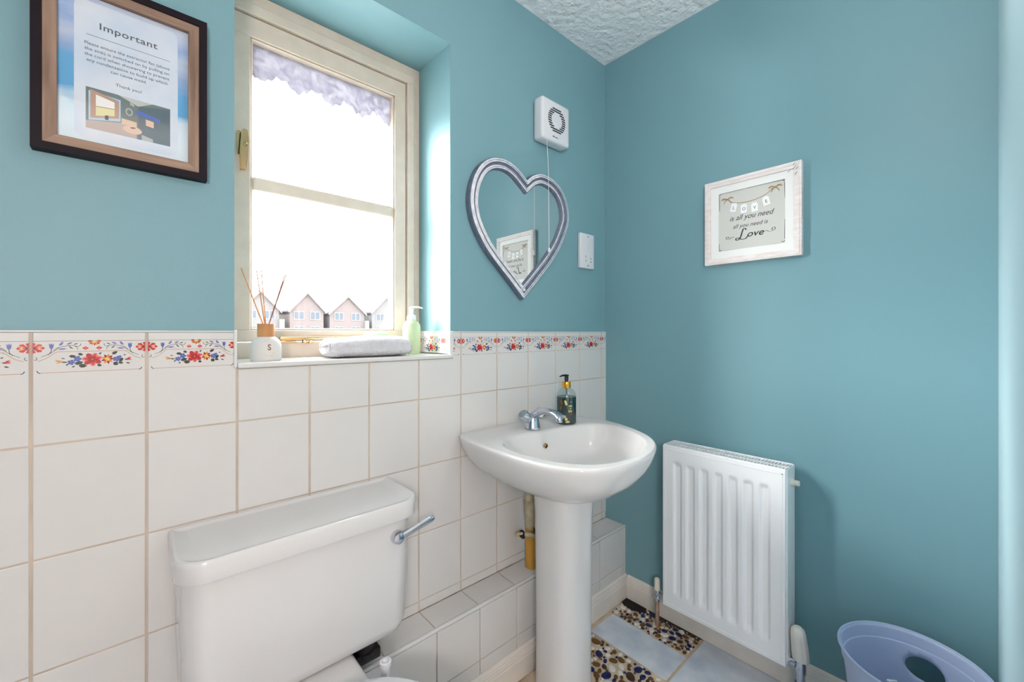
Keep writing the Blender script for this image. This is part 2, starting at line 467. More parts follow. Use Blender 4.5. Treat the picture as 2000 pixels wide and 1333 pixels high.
obj('edge_trim', bm, 'trimwhite', ledge, smooth=True)
bm = B(); box(bm, (XL, -.0025, LZ + .0002), (-.001, -.0002, LZ + .0012)); obj('mould_line', bm, mat('mould', (96, 84, 76), .9, var=.6, vscale=30, rgb2=(190, 176, 160)), ledge)

def skirting(name, mtx, length):
    prof = [(0, 0), (.015, 0), (.015, .062), (.0135, .066), (.0135, .072), (.012, .075), (.012, .080), (.010, .083), (.0095, .089), (.007, .0935), (.003, .096), (0, .096)]
    b = B()
    rs = [[mtx @ Vector((s, d, z)) for d, z in prof] for s in (0, length)]
    rings(b, rs)
    return obj(name, b, 'skirt', kind='structure')
skirting('baseboard_right', Matrix(((0, -1, 0, -.0002), (-1, 0, 0, LY - .0155), (0, 0, 1, 0), (0, 0, 0, 1))), -YF + LY + .0155)
skirting('baseboard_ledge', Matrix(((-1, 0, 0, -.0002), (0, -1, 0, LY - .0002), (0, 0, 1, 0), (0, 0, 0, 1))), -XL)

# ------------------------------------------------------------------ floor: marbled tiles and pebble mosaic
bm = B(); box(bm, (XL, YF - .092, -0.1), (0.0, 0.006, -0.0025))
floor = obj('floor', bm, mat('sandy_grout', (216, 196, 172), .9, var=.2, vscale=16, rgb2=(178, 156, 132)), kind='structure')
M['marble'] = mat('blue_grey_marble', (224, 228, 234), .3, var=.2, vscale=9, rgb2=(184, 192, 208), detail=8)
def floor_tile(x0, y0, x1, y1):
    b = B(); box(b, (x0, y0, -.0045), (x1, y1, 0.0), .0008, 1)
    return obj('floor_tile', b, 'marble', floor)
floor_tile(-.2875, -.4385, -.1435, -.1345)
PEB = []
for yb in (-.4485, -.7525, -1.0565):
    for k in range(8):
        x1 = -.0165 - k * .3035; x0 = max(x1 - .3, XL + .003)
        if yb == -.4485 and k == 1: PEB.append((x0, -.75, x1, -.45))
        if x1 - x0 > .02:
            y0 = max(yb - .3, YF + .003)
            if y0 < yb - .02: floor_tile(x0, y0, x1, yb)
for k in range(3, 8):
    x1 = -.0165 - k * .3035; x0 = max(x1 - .3, XL + .003)
    floor_tile(x0, -.445, x1, -.121)
PCOL = [mat('navy_pebble', (24, 34, 92), .25, var=.3, vscale=60), mat('brown_pebble', (112, 76, 38), .3, var=.4, vscale=60), mat('white_pebble', (226, 222, 216), .3, var=.08, vscale=50), mat('umber_pebble', (70, 50, 36), .35, var=.4, vscale=60)]
pmesh = []
for v in range(6):
    b = B(); ph = [random.uniform(0, 6.28) for _ in range(3)]; am = [random.uniform(.03, .12) for _ in range(3)]
    rad = lambda a: 1 + am[0] * math.cos(2 * a + ph[0]) + am[1] * math.cos(3 * a + ph[1]) * .7 + am[2] * .4 * math.cos(5 * a + ph[2])
    rs = []
    for s, z in ((1.0, -.003), (1.0, -.0006), (.86, .0006), (.5, .0012)):
        rs.append([(s * rad(2 * PI * i / 11) * math.cos(2 * PI * i / 11), .8 * s * rad(2 * PI * i / 11) * math.sin(2 * PI * i / 11), z) for i in range(11)])
    rings(b, rs, cap0=False); bmesh.ops.recalc_face_normals(b, faces=b.faces)
    me = bpy.data.meshes.new('pebble'); b.to_mesh(me); b.free(); me.materials.append(PCOL[0]); me.shade_smooth(); pmesh.append(me)
placed = []
def fits(x, y, r): return all((x - a) ** 2 + (y - b) ** 2 > (r + c) ** 2 * .92 for a, b, c in placed)
def pebble(x, y, r, col):
    o = bpy.data.objects.new('pebble', random.choice(pmesh)); C.objects.link(o); o.parent = floor
    o.location = (x, y, 0); o.rotation_euler = (0, 0, random.uniform(0, 6.28)); o.scale = (r, r, 1)
    o.material_slots[0].link = 'OBJECT'; o.material_slots[0].material = PCOL[col]
    placed.append((x, y, r * .95))
for (x0, y0, x1, y1, radii) in ((-.140, -.440, -.02, -.122, ((.0120, 60), (.0095, 160), (.0065, 500), (.0045, 500))),
                                (-.47, -.52, -.293, -.122, ((.017, 30), (.0135, 120), (.010, 400), (.0072, 700), (.005, 500)))):
    for rr, tries in radii:
        for _ in range(tries):
            r = rr * random.uniform(.85, 1.12)
            x, y = random.uniform(x0 + r, x1 - r), random.uniform(y0 + r, y1 - r)
            if (x + .575) ** 2 + (y + .245) ** 2 < (.1 + r) ** 2: continue
            if not fits(x, y, r): continue
            pebble(x, y, r, random.choices((0, 1, 2, 3), (.27, .27, .36, .10))[0])
for x, y, r in ((-.69, -.135, .013), (-.66, -.128, .009), (-.715, -.15, .009)): pebble(x, y, r, 2)
# dirty gap in the corner of the floor
b = B()
pts = [(-.017, -.119), (-.017, -.17), (-.017, -.212), (-.032, -.220), (-.052, -.205), (-.064, -.18), (-.066, -.15), (-.060, -.130), (-.052, -.119)]
prism(b, [(x, y) for x, y in pts], Matrix.Translation((0, 0, -.002)), .0042)
obj('dirt_patch', b, mat('black_dirt', (24, 18, 14), .95, bump=.6, bscale=200), floor)
b = B()
pts = [(-.0165, -.222), (-.0165, -.44), (-.030, -.43), (-.033, -.38), (-.026, -.34), (-.036, -.30), (-.040, -.26), (-.031, -.235)]
prism(b, pts, Matrix.Translation((0, 0, -.002)), .0028)
obj('dirt_patch', b, mat('brown_dirt', (70, 54, 40), .95, var=.5, vscale=60), floor)

# ------------------------------------------------------------------ window
GX0, GX1, GZ0, GZ1 = -1.345, -.937, 1.158, 1.945
def ring_frame(bm, x0, x1, z0, z1, ix0, ix1, iz0, iz1, y0, y1, bev=0.0015):
    box(bm, (x0, y0, iz1), (x1, y1, z1), bev, 1); box(bm, (x0, y0, z0), (x1, y1, iz0), bev, 1)
    box(bm, (x0, y0, iz0), (ix0, y1, iz1), bev, 1); box(bm, (ix1, y0, iz0), (x1, y1, iz1), bev, 1)
bm = B()
ring_frame(bm, OX0, OX1, 1.0735, OZ1, -1.400, -.865, 1.110, 2.030, .2010, .285)
ring_frame(bm, OX0 + .002, -.862, 1.0740, 2.037, -1.398, -.8870, 1.118, 2.008, .1890, .26)
win = obj('window_1', bm, 'woodwhite', kind='structure')
bm = B(); ring_frame(bm, -1.396, -.8905, 1.1205, 2.0045, GX0 - .006, GX1 + .006, GZ0 - .006, GZ1 + .006, .1985, .245)
sash = obj('sash', bm, 'woodwhite', win)
bm = B(); ring_frame(bm, GX0 - .006, GX1 + .006, GZ0 - .006, GZ1 + .006, GX0, GX1, GZ0, GZ1, .203, .24, .003)
obj('glazing_bead', bm, 'woodwhite', sash)
bm = B(); box(bm, (GX0, .2005, 1.535), (GX1, .235, 1.573), .006, 2)
obj('glazing_bar', bm, 'woodwhite', sash)
for z0, z1 in ((GZ0, 1.535), (1.573, GZ1)):
    b = B(); box(b, (GX0 - .003, .216, z0 - .003), (GX1 + .003, .220, z1 + .003)); obj('pane', b, 'glass', sash)
# wrinkled translucent film along the head of the upper pane
film = bpy.data.materials.new('lilac_film'); film.use_nodes = True
nt = film.node_tree; nt.nodes.remove(nt.nodes['Principled BSDF'])
tcn = nt.nodes.new('ShaderNodeTexCoord'); no = nt.nodes.new('ShaderNodeTexNoise'); no.inputs['Scale'].default_value = 38; no.inputs['Detail'].default_value = 5; no.inputs['Distortion'].default_value = .8
nt.links.new(tcn.outputs['Object'], no.inputs['Vector'])
rp = nt.nodes.new('ShaderNodeValToRGB'); rp.color_ramp.elements[0].position = .35; rp.color_ramp.elements[1].position = .7
rp.color_ramp.elements[0].color = (.030, .028, .038, 1); rp.color_ramp.elements[1].color = (.056, .055, .064, 1)
nt.links.new(no.outputs['Fac'], rp.inputs['Fac'])
tl = nt.nodes.new('ShaderNodeBsdfTranslucent'); nt.links.new(rp.outputs['Color'], tl.inputs[0])
nt.links.new(tl.outputs[0], nt.nodes['Material Output'].inputs[0])
b = B(); n = 60; top = []; low = []
dz = 0
for i in range(n + 1):
    x = GX0 + (GX1 - GX0) * i / n
    drop = .074 + .012 * math.sin(i * .45) + .012 * abs(math.sin(i * .9 + 1)) + random.uniform(-.004, .004)
    wv = .0005 * math.sin(i * 1.3)
    top.append(b.verts.new((x, .2225 + wv * .3, GZ1 + .001))); low.append(b.verts.new((x, .2235 + wv, GZ1 + .001 - drop)))
for i in range(n): b.faces.new((top[i], top[i + 1], low[i + 1], low[i]))
fo = obj('film_strip', b, film, sash); fo['label'] = 'wrinkled lilac grey film with ragged lower edge'
# brass casement fastener on the left stile
hd = bpy.data.objects.new('casement_fastener', None); C.objects.link(hd); hd.parent = win; hd.location = (-1.371, .1975, 1.632); hd['label'] = 'brass casement handle'
b = B(); box(b, (-.012, -.005, -.012), (.010, 0, .052), .002); obj('backplate', b, 'brass', hd)
b = B()
prof = [(-.004, .052), (.010, .052), (.0115, .02), (.006, -.055), (-.007, -.058), (-.0085, -.01)]
prism(b, prof, frame_mtx((0, -.012, 0), (1, 0, 0), (0, 0, 1)), .012); bmesh.ops.bevel(b, geom=list(b.edges), offset=.002, segments=2, affect='EDGES')
obj('lever', b, 'brass', hd, smooth=True)
b = B(); lathe(b, [(.004, 0), (.0045, .003), (.002, .005)], 12, mtx=frame_mtx((.004, -.024, .012), (1, 0, 0), (0, 0, 1))); obj('screw', b, 'brass', hd)
# brass stay on the bottom rail
st = bpy.data.objects.new('casement_stay', None); C.objects.link(st); st.parent = win; st.location = (-1.24, .189, 1.124); st['label'] = 'brass window stay'
b = B(); box(b, (-.045, -.016, .0), (.26, -.002, .009), .0025); obj('stay_bar', b, 'brass', st, smooth=True)
b = B(); box(b, (-.040, -.012, -.008), (-.002, .0, .001), .002); lathe(b, [(.006, -.004), (.007, .0), (.004, .012)], 12, c=(.018, -.012, -.006)); lathe(b, [(.0055, -.006), (.0055, .002)], 12, c=(.034, -.010, -.004)); obj('stay_pin', b, 'brass', st, smooth=True)

# ------------------------------------------------------------------ toilet
toilet = thing('toilet', 'white ceramic toilet with a slim cistern, chrome lever and closed seat', 'toilet', (0, 0, 0))
def rrect(x0, x1, y0, y1, z, r, n=6, rb=0.004):
    pts = []
    for cx_, cy_, a0, rr in ((x1 - r, y0 + r, -PI / 2, r), (x1 - rb, y1 - rb, 0, rb), (x0 + rb, y1 - rb, PI / 2, rb), (x0 + r, y0 + r, PI, r)):
        for k in range(n + 1):
            a = a0 + PI / 2 * k / n
            pts.append((cx_ + rr * math.cos(a), cy_ + rr * math.sin(a), z))
    return pts
bm = B()
rs = []
for z, ins, fr in ((.392, .05, -.125), (.398, .026, -.150), (.410, .012, -.163), (.43, .006, -.168), (.55, .003, -.172), (.70, .0, -.178)):
    rs.append(rrect(-1.524 + ins, -1.064 - ins, fr, -.004, z, .045))
rings(bm, rs); obj('cistern', bm, 'ceramic', toilet, smooth=True)
bm = B()
rs = []
x0, x1, y0 = -1.533, -1.053, -.203
for z, d in ((.699, .004), (.697, .0015), (.700, .0), (.728, .0), (.7350, .001), (.7378, .0035), (.7378, .0070), (.7362, .0105), (.7335, .0170), (.7325, .0280)):
    rs.append(rrect(x0 + d, x1 - d, y0 + d, -.003 - d * .55, z, .052 - d * .6))
rings(bm, rs); obj('cistern_lid', bm, 'ceramic', toilet, smooth=True)
lv = bpy.data.objects.new('flush_lever', None); C.objects.link(lv); lv.parent = toilet; lv['label'] = 'chrome flush lever'; lv.location = (-1.112, -.173, .650)
b = B(); lathe(b, [(.014, 0), (.016, .004), (.0165, .012), (.013, .020), (.006, .023)], 20, mtx=frame_mtx((0, 0, 0), (1, 0, 0), (0, 0, 1))); obj('lever_hub', b, 'chrome', lv, smooth=True)
b = B(); rs = []
for t, w, hh in ((0, .009, .006), (.2, .0085, .006), (.5, .008, .0045), (.8, .009, .004), (.95, .008, .0035), (1., .004, .002)):
    c = Vector((0, -.014, 0)) + Vector((.092, -.012, .026)) * t
    rs.append([c + Vector((-.25 * w * math.cos(a), hh * math.sin(a), .97 * w * math.cos(a))) for a in [2 * PI * k / 12 for k in range(12)]])
rings(b, rs); obj('lever_arm', b, 'chrome', lv, smooth=True)
# pan
bm = B(); rs = []
for z, s, wx in ((.0, .66, .78), (.02, .66, .78), (.10, .62, .70), (.22, .66, .74), (.32, .86, .92), (.38, 1.0, 1.0), (.398, 1.0, 1.0)):
    ring = []
    for k in range(40):
        a = 2 * PI * k / 40
        x = math.cos(a); y = math.sin(a)
        yy = -.43 + (.25 if y < 0 else .20) * y * s * (1 if y < 0 else 1.05)
        wv = .178 * (1 if y < .2 else 1 - .35 * (y - .2))
        ring.append((-1.292 + wv * x * wx, yy, z))
    rs.append(ring)
rings(bm, rs); box(bm, (-1.382, -.30, .33), (-1.202, -.03, .396), .014, 3); obj('pan', bm, 'ceramic', toilet, smooth=True)
def lid_ring(s, z, dy=0):
    ring = []
    for k in range(48):
        a = 2 * PI * k / 48
        x = math.copysign(abs(math.cos(a)) ** .85, math.cos(a)); y = math.sin(a)
        wv = .176 * (1 if y < 0 else 1 - .18 * y)
        ring.append((-1.292 + wv * x * s, -.455 + (.235 if y < 0 else .195) * math.copysign(abs(y) ** .9, y) * s + dy, z))
    return ring
bm = B(); rings(bm, [lid_ring(.97, .400), lid_ring(1.0, .403), lid_ring(1.0, .414), lid_ring(.985, .4165)]); obj('seat', bm, 'whiteplastic', toilet, smooth=True)
bm = B(); rings(bm, [lid_ring(.985, .4175), lid_ring(1.0, .419), lid_ring(1.0, .425), lid_ring(.975, .431), lid_ring(.9, .4345), lid_ring(.5, .436)]); obj('seat_lid', bm, 'whiteplastic', toilet, smooth=True)
for s in (-1, 1):
    b = B(); lathe(b, [(.010, -.02), (.010, .010), (.0125, .011), (.0125, .020), (.0085, .021), (.008, .014)], 20, c=(-1.292 + s * .118, -.249, .402)); obj('hinge_post', b, 'whiteplastic', toilet, smooth=True)
b = B(); lathe(b, [(.030, 0), (.030, .012), (.026, .014), (.026, .024), (.03, .026), (.03, .05)], 20, c=(-1.165, -.105, .352)); box(b, (-1.20, -.13, .34), (-1.13, -.07, .366), .004)
fl = obj('cistern_coupling', b, 'black', toilet, smooth=True); fl['label'] = 'black rubber coupling under the cistern'

# ------------------------------------------------------------------ wash basin on pedestal
basin = thing('wash_basin', 'white ceramic wash basin on a full pedestal beside the teal corner', 'basin', (0, 0, 0))
RZ = .82
O_pts = [(-.78, -.003), (-.57, -.003), (-.36, -.003), (-.318, -.03), (-.294, -.10), (-.286, -.19), (-.305, -.285), (-.346, -.378), (-.40, -.452), (-.475, -.508), (-.585, -.542), (-.69, -.544), (-.775, -.515), (-.826, -.45), (-.846, -.36), (-.850, -.25), (-.843, -.12), (-.825, -.03)]
Oc = catmull([(x, y, 0) for x, y in O_pts], 10, True)
ctr = Vector((-.57, -.29, 0))
def polar(curve, n, c):
    out = []
    pts = [(math.atan2(p.y - c.y, p.x - c.x), (p - c).length) for p in curve]
    pts.sort()
    pts = [(pts[-1][0] - 2 * PI, pts[-1][1])] + pts + [(pts[0][0] + 2 * PI, pts[0][1])]
    for k in range(n):
        a = -PI + 2 * PI * (k + .5) / n
        for (a0, r0), (a1, r1) in zip(pts[:-1], pts[1:]):
            if a0 <= a <= a1:
                t = 0 if a1 == a0 else (a - a0) / (a1 - a0); out.append((a, r0 + (r1 - r0) * t)); break
    return out
NB = 96
PO = polar(Oc, NB, ctr)
I_pts = [(-.70, -.140), (-.57, -.150), (-.44, -.168), (-.365, -.195), (-.336, -.25), (-.352, -.33), (-.41, -.425), (-.49, -.485), (-.585, -.512), (-.68, -.508), (-.752, -.468), (-.795, -.385), (-.805, -.29), (-.782, -.19)]
PI_ = polar(catmull([(x, y, 0) for x, y in I_pts], 10, True), NB, ctr)
def bring(P, s, z, c=None, back=None):
    r = []
    cc = c or ctr
    for a, q in P:
        p = Vector((ctr.x + q * math.cos(a), ctr.y + q * math.sin(a), 0))
        p = cc + (p - ctr) * s
        y = min(p.y, -.003)
        r.append((p.x, y, z))
    return r
bm = B()
pc = Vector((-.575, -.245, 0))
rs = []
for s, z in ((.30, .660), (.38, .662), (.52, .672), (.66, .689), (.78, .710), (.875, .735), (.94, .763), (.978, .788), (.995, .804), (1.0, .8125), (.998, .8165), (.990, .8195), (.978, .8200)):
    c = pc.lerp(ctr, max(0, (s - .30) / .70)); rs.append(bring(PO, s, z, c))
def mixring(t, z):
    r = []
    for (a, q), (_, w) in zip(PO, PI_):
        d = q * .978 + (w - q * .978) * t
        r.append((ctr.x + d * math.cos(a), min(-.003, ctr.y + d * math.sin(a)), z))
    return r
rs += [mixring(.25, .8190), mixring(.7, .8180), mixring(.92, .8170)]
bc = Vector((-.572, -.31, 0))
for s, z in ((.995, .8150), (.975, .808), (.94, .790), (.89, .765), (.80, .735), (.66, .716), (.45, .703), (.2, .697), (.07, .695)):
    rs.append(bring(PI_, s, z, ctr.lerp(bc, 1 - s)))
rings(bm, rs); obj('bowl', bm, 'ceramic', basin, smooth='all')
bm = B()
def ped_ring(w, d, z, dy=0):
    ring = []
    for k in range(40):
        a = 2 * PI * k / 40
        x = math.copysign(abs(math.cos(a)) ** .8, math.cos(a)); y = math.copysign(abs(math.sin(a)) ** .8, math.sin(a))
        ring.append((pc.x + w * x, pc.y + dy + d * y, z))
    return ring
rings(bm, [ped_ring(.084, .081, 0), ped_ring(.086, .083, .004), ped_ring(.085, .082, .02), ped_ring(.083, .080, .08), ped_ring(.083, .080, .22), ped_ring(.084, .082, .42), ped_ring(.086, .084, .57), ped_ring(.091, .088, .668)])
obj('pedestal', bm, 'ceramic', basin, smooth=True)
b = B(); mt = frame_mtx((-.579, -.1735, .770), (1, 0, 0), (0, -.28, 1))
lathe(b, [(.0085, -.006), (.0085, .001), (.0075, .0022), (.006, .001)], 20, mtx=mt, sx=.85); oo = obj('overflow_ring', b, 'brass', basin, smooth=True)
b = B(); lathe(b, [(.0062, -.006), (.0062, .0012)], 16, mtx=mt, sx=.85); obj('overflow_hole', b, 'dark', basin)
b = B(); lathe(b, [(.02, -.004), (.021, .001), (.016, .003), (.008, .002)], 20, c=(-.572, -.31, .697)); obj('plug_hole', b, 'chrome', basin, smooth=True)

# chrome mixer tap
tap = thing('mixer_tap', 'chrome mixer tap with two round knobs on the basin deck', 'tap', (-.582, -.112, .8195))
b = B(); lathe(b, [(.027, 0), (.027, .004), (.025, .010), (.023, .024), (.021, .034), (.017, .046), (.008, .052)], 24); obj('tap_body', b, 'chrome', tap, smooth=True)
b = B(); path = catmull([(0, .008, .030), (0, -.012, .048), (0, -.045, .064), (0, -.080, .068), (0, -.112, .062), (0, -.128, .055)], 5)
rs = []
for i, p in enumerate(path):
    t = i / (len(path) - 1); w = .021 - .005 * math.sin(PI * t) - .002 * t; h = .014 - .005 * t
    tg = (path[min(i + 1, len(path) - 1)] - path[max(i - 1, 0)]).normalized(); up = Vector((1, 0, 0)).cross(tg).normalized()
    rs.append([p + Vector((1, 0, 0)) * w * math.cos(a) + up * h * math.sin(a) for a in [2 * PI * k / 16 for k in range(16)]])
rings(b, rs); obj('spout', b, 'chrome', tap, smooth=True)
b = B(); lathe(b, [(.0115, 0), (.0115, .016), (.010, .018)], 18, c=(0, -.120, .040)); obj('aerator', b, 'chrome', tap, smooth=True)
for s in (-1, 1):
    mt = frame_mtx((s * .012, .0, .026), (0, 1, 0), (-s * .62, 0, .78)) if s > 0 else frame_mtx((s * .012, .0, .026), (0, -1, 0), (.62, 0, .78))
    d = Vector((s * .74, 0, .67)).normalized(); u = Vector((0, 1, 0)); v = d.cross(u)
    mt = Matrix(((u.x, v.x, d.x, s * .010), (u.y, v.y, d.y, 0), (u.z, v.z, d.z, .022), (0, 0, 0, 1)))
    b = B(); lathe(b, [(.010, 0), (.010, .016), (.0155, .019), (.0185, .026), (.0185, .046), (.0165, .049)], 20, mtx=mt); k_ = obj('knob', b, 'chrome', tap, smooth=True)
    b = B(); lathe(b, [(.0150, .0485), (.0135, .051), (.007, .0525)], 16, mtx=mt); obj('knob_cap', b, mat('grey_cap', (120, 134, 138), .15), k_, smooth=True)

# waste pipe behind the pedestal
wp = thing('waste_pipe', 'cream and ochre plastic waste pipe standing on the tiled ledge', 'pipe', (-.530, -.055, LZ + .001))
b = B(); lathe(b, [(.022, 0), (.022, .165), (.0235, .166), (.0235, .185), (.021, .187)], 20); obj('stand_pipe', b, mat('ochre_pipe', (206, 150, 62), .5, var=.2, vscale=12), wp, smooth=True)
M['creampipe'] = mat('cream_pipe', (196, 184, 154), .5, var=.35, vscale=30)
b = B(); lathe(b, [(.022, .14), (.0235, .150), (.0245, .195), (.027, .20), (.028, .235), (.024, .24), (.024, .300), (.016, .31)], 20); obj('trap', b, 'creampipe', wp, smooth=True)
b = B(); tube(b, catmull([(-.004, -.026, .30), (-.004, -.033, .26), (-.005, -.033, .17), (-.007, -.033, .135), (-.015, -.032, .125), (-.03, -.022, .13), (-.05, -.006, .132), (-.06, .012, .128)], 4), .0085, 12); obj('overflow_pipe', b, 'creampipe', wp, smooth=True)
b = B(); lathe(b, [(.0115, -.009), (.0115, .009)], 14, mtx=frame_mtx((-.007, -.033, .140), (1, 0, 0), (0, 1, 0))); obj('pipe_clip', b, 'black', wp, smooth=True)
b = B(); lathe(b, [(.012, -.006), (.012, .008)], 14, mtx=frame_mtx((-.05, -.006, .131), (.5, 0, .5), (0, .8, .3)))
obj('pipe_clip', b, 'black', wp, smooth=True)

# green soap bottle on the basin
def pump_head(parent, z0, m, noz, r=.0045, head=.012, hz=.02, length=.03):
    b = B(); lathe(b, [(r, z0), (r, z0 + .004), (head * .75, z0 + .005), (head * .7, z0 + .02), (head * .62, z0 + .022)], 16)
    box(b, (-head * .72, -head * .72, z0 + .019), (head * .72, head * .72, z0 + .025), .0025)
    d = Vector(noz).normalized()
    tube(b, [Vector((0, 0, z0 + .0225)), d * (length * .6) + Vector((0, 0, z0 + .0235)), d * length + Vector((0, 0, z0 + .0205))], [.004, .0034, .0022], 10)
    return obj('pump', b, m, parent, smooth=True)
sb = thing('soap_dispenser', 'dark green soap bottle with gold collar and black pump on basin', 'bottle', (-.428, -.132, .8192))
M['bottleglass'] = glass_mat('bottle_plastic', (.86, .93, .92), .09, .04)
b = B(); lathe(b, [(.034, .0), (.0355, .003), (.0355, .095), (.034, .106), (.028, .117), (.019, .124), (.0145, .127)], 36); obj('bottle_shell', b, 'bottleglass', sb, smooth=True)
b = B(); lathe(b, [(.033, .001), (.0347, .004), (.0347, .0935), (.0343, .0955)], 36); obj('liquid', b, mat('dark_green_soap', (6, 50, 54), .12, var=.4, vscale=30), sb, smooth=True)
b = B(); lathe(b, [(.003, .09), (.003, .128)], 8); obj('dip_tube', b, mat('tube_grey', (90, 110, 112), .4), sb)
b = B(); lathe(b, [(.0148, .1265), (.0155, .128), (.0155, .1475), (.0148, .149)], 24); obj('collar', b, mat('gold_collar', (232, 168, 60), .2, .9), sb, smooth=True)
pump_head(sb, .1485, M['black'], (-.74, .0, 0), .006, .010, length=.036)
# printed gold marks, wrapped round the cylinder, facing the room
gold = mat('gold_print', (222, 200, 130), .3, .6); goldb = mat('bronze_print', (128, 88, 44), .35, .5)
def on_cyl(parent, polys, R, a0, mats, name):
    """polys: (material index, [(s, z)...]) with s the arc length"""
    b = B()
    for k, (c, pts) in enumerate(polys):
        rr = R + .00015 + k * .00001
        f = b.faces.new([b.verts.new((rr * math.cos(a0 + s / R), rr * math.sin(a0 + s / R), z)) for s, z in pts]); f.material_index = c
    return obj(name, b, mats, parent)
def ellp(c, x, z, a, b_, r=0, n=10): return (c, [(x + a * math.cos(t) * math.cos(r) - b_ * math.sin(t) * math.sin(r), z + a * math.cos(t) * math.sin(r) + b_ * math.sin(t) * math.cos(r)) for t in [2 * PI * k / n for k in range(n)]])
def rc(c, x0, x1, z0, z1): return (c, [(x0, z0), (x1, z0), (x1, z1), (x0, z1)])
A_SB = math.atan2(-1.1113 + .132, -1.5787 + .428)       # towards the room
on_cyl(sb, [ellp(1, -.018, .078, .004, .010, .2), ellp(1, -.021, .058, .004, .010, -.2), ellp(0, -.003, .080, .0042, .0065, .5), ellp(0, -.001, .073, .0035, .005, .6), ellp(1, -.020, .020, .008, .012), ellp(0, -.006, .028, .0045, .005), ellp(0, -.001, .019, .005, .0055), ellp(0, .004, .010, .008, .003, .1),
            rc(0, .008, .021, .064, .068), rc(0, .012, .017, .0565, .0595), rc(0, .006, .020, .0495, .0515), rc(0, .007, .020, .044, .047), rc(1, .012, .020, .034, .0375), ellp(0, .015, .081, .0018, .001, .6), ellp(0, .019, .079, .0018, .001, -.6)], .0355, A_SB, [gold, goldb], 'gold_print')

# ------------------------------------------------------------------ radiator
rad = thing('radiator', 'white panel radiator with vertical flutes on the teal wall', 'radiator', (0, 0, 0))
RY0, RY1, RZ0, RZ1, RXF, RXB = -.733, -.338, .126, .722, -.116, -.036
bm = B()
ny, nz = 150, 60
gr = []
def flute(y, z):
    m = .032
    w = (RY1 - RY0 - 2 * m) / 7
    t = (y - RY0 - m) / w
    if t < 0 or t > 7: return 0
    fz = min(1, max(0, (z - RZ0 - .045) / .03)) * min(1, max(0, (RZ1 - .05 - z) / .022))
    fz = fz * fz * (3 - 2 * fz)
    u = abs((t % 1) - .5) * 2
    p = 1 - min(1, max(0, (u - .30) / .42)); p = p * p * (3 - 2 * p)
    return .0085 * p * fz
zs = sorted(set([RZ0 + (RZ1 - RZ0) * k / 30 for k in range(31)] + [RZ0 + .04 + .005 * k for k in range(9)] + [RZ1 - .08 + .005 * k for k in range(9)]))
for j, z in enumerate(zs):
    gr.append([bm.verts.new((RXF + flute(RY0 + (RY1 - RY0) * i / ny, z), RY0 + (RY1 - RY0) * i / ny, z)) for i in range(ny + 1)])
for j in range(len(zs) - 1):
    for i in range(ny): bm.faces.new((gr[j][i], gr[j][i + 1], gr[j + 1][i + 1], gr[j + 1][i]))
# return edges of the pressed panel
edge = [gr[0][i] for i in range(ny + 1)] + [gr[j][ny] for j in range(1, len(zs))] + [gr[-1][i] for i in range(ny - 1, -1, -1)] + [gr[j][0] for j in range(len(zs) - 2, 0, -1)]
e1 = [bm.verts.new((RXF + .003, v.co.y + (.0015 if v.co.y > -.5 else -.0015) * (1 if (abs(v.co.y - RY0) < 1e-5 or abs(v.co.y - RY1) < 1e-5) else 0), v.co.z)) for v in edge]
e2 = [bm.verts.new((RXF + .016, v.co.y, v.co.z)) for v in e1]
for k in range(len(edge)):
    j = (k + 1) % len(edge)
    bm.faces.new((edge[k], e1[k], e1[j], edge[j])); bm.faces.new((e1[k], e2[k], e2[j], e1[j]))
obj('front_panel', bm, 'rad', rad, smooth=True)
bm = B(); ring_frame2 = [(RY0 - .003, RY1 + .003)]
# thin raised border in front of the panel edge
for (y0, y1, z0, z1) in ((RY0 + .006, RY1 - .006, RZ1 - .013, RZ1 - .009), (RY0 + .006, RY1 - .006, RZ0 + .009, RZ0 + .013), (RY0 + .006, RY0 + .010, RZ0 + .009, RZ1 - .009), (RY1 - .010, RY1 - .006, RZ0 + .009, RZ1 - .009)):
    box(bm, (RXF - .0012, y0, z0), (RXF + .001, y1, z1), .0006, 1)
obj('panel_bead', bm, 'rad', rad)
bm = B(); box(bm, (RXB, RY0 + .004, RZ0 + .01), (RXB + .012, RY1 - .004, RZ1 - .006), .002); obj('back_panel', bm, 'rad', rad)
for y in (RY0 - .0035, RY1 + .0005):
    b = B(); box(b, (RXF + .012, y, RZ0 + .006), (RXB + .010, y + .003, RZ1 + .003), .001, 1); obj('side_panel', b, 'rad', rad)
gt = bpy.data.objects.new('top_grille', None); C.objects.link(gt); gt.parent = rad; gt.location = (0, 0, RZ1)
b = B(); box(b, (RXF + .004, RY0, -.004), (RXF + .012, RY1, .004), .001, 1); box(b, (RXB + .002, RY0, -.004), (RXB + .010, RY1, .004), .001, 1); box(b, ((RXF + RXB) / 2 + .001, RY0, -.003), ((RXF + RXB) / 2 + .005, RY1, .003)); obj('grille_rail', b, 'rad', gt)
b = B(); box(b, (RXF + .011, -.0016, -.003), (RXB + .004, .0016, .0025)); bmesh.ops.recalc_face_normals(b, faces=b.faces)
sm_ = bpy.data.meshes.new('grille_slat'); b.to_mesh(sm_); b.free(); sm_.materials.append(M['rad'])
for k in range(40):
    o = bpy.data.objects.new('grille_slat', sm_); C.objects.link(o); o.parent = gt; o.location = (0, RY0 + .005 + k * (RY1 - RY0 - .01) / 39, 0)
b = B(); box(b, (RXF + .018, RY0 + .004, RZ0 + .02), (RXB - .002, RY1 - .004, RZ1 - .05)); obj('convector_fins', b, mat('fin_grey', (110, 112, 116), .6), rad)
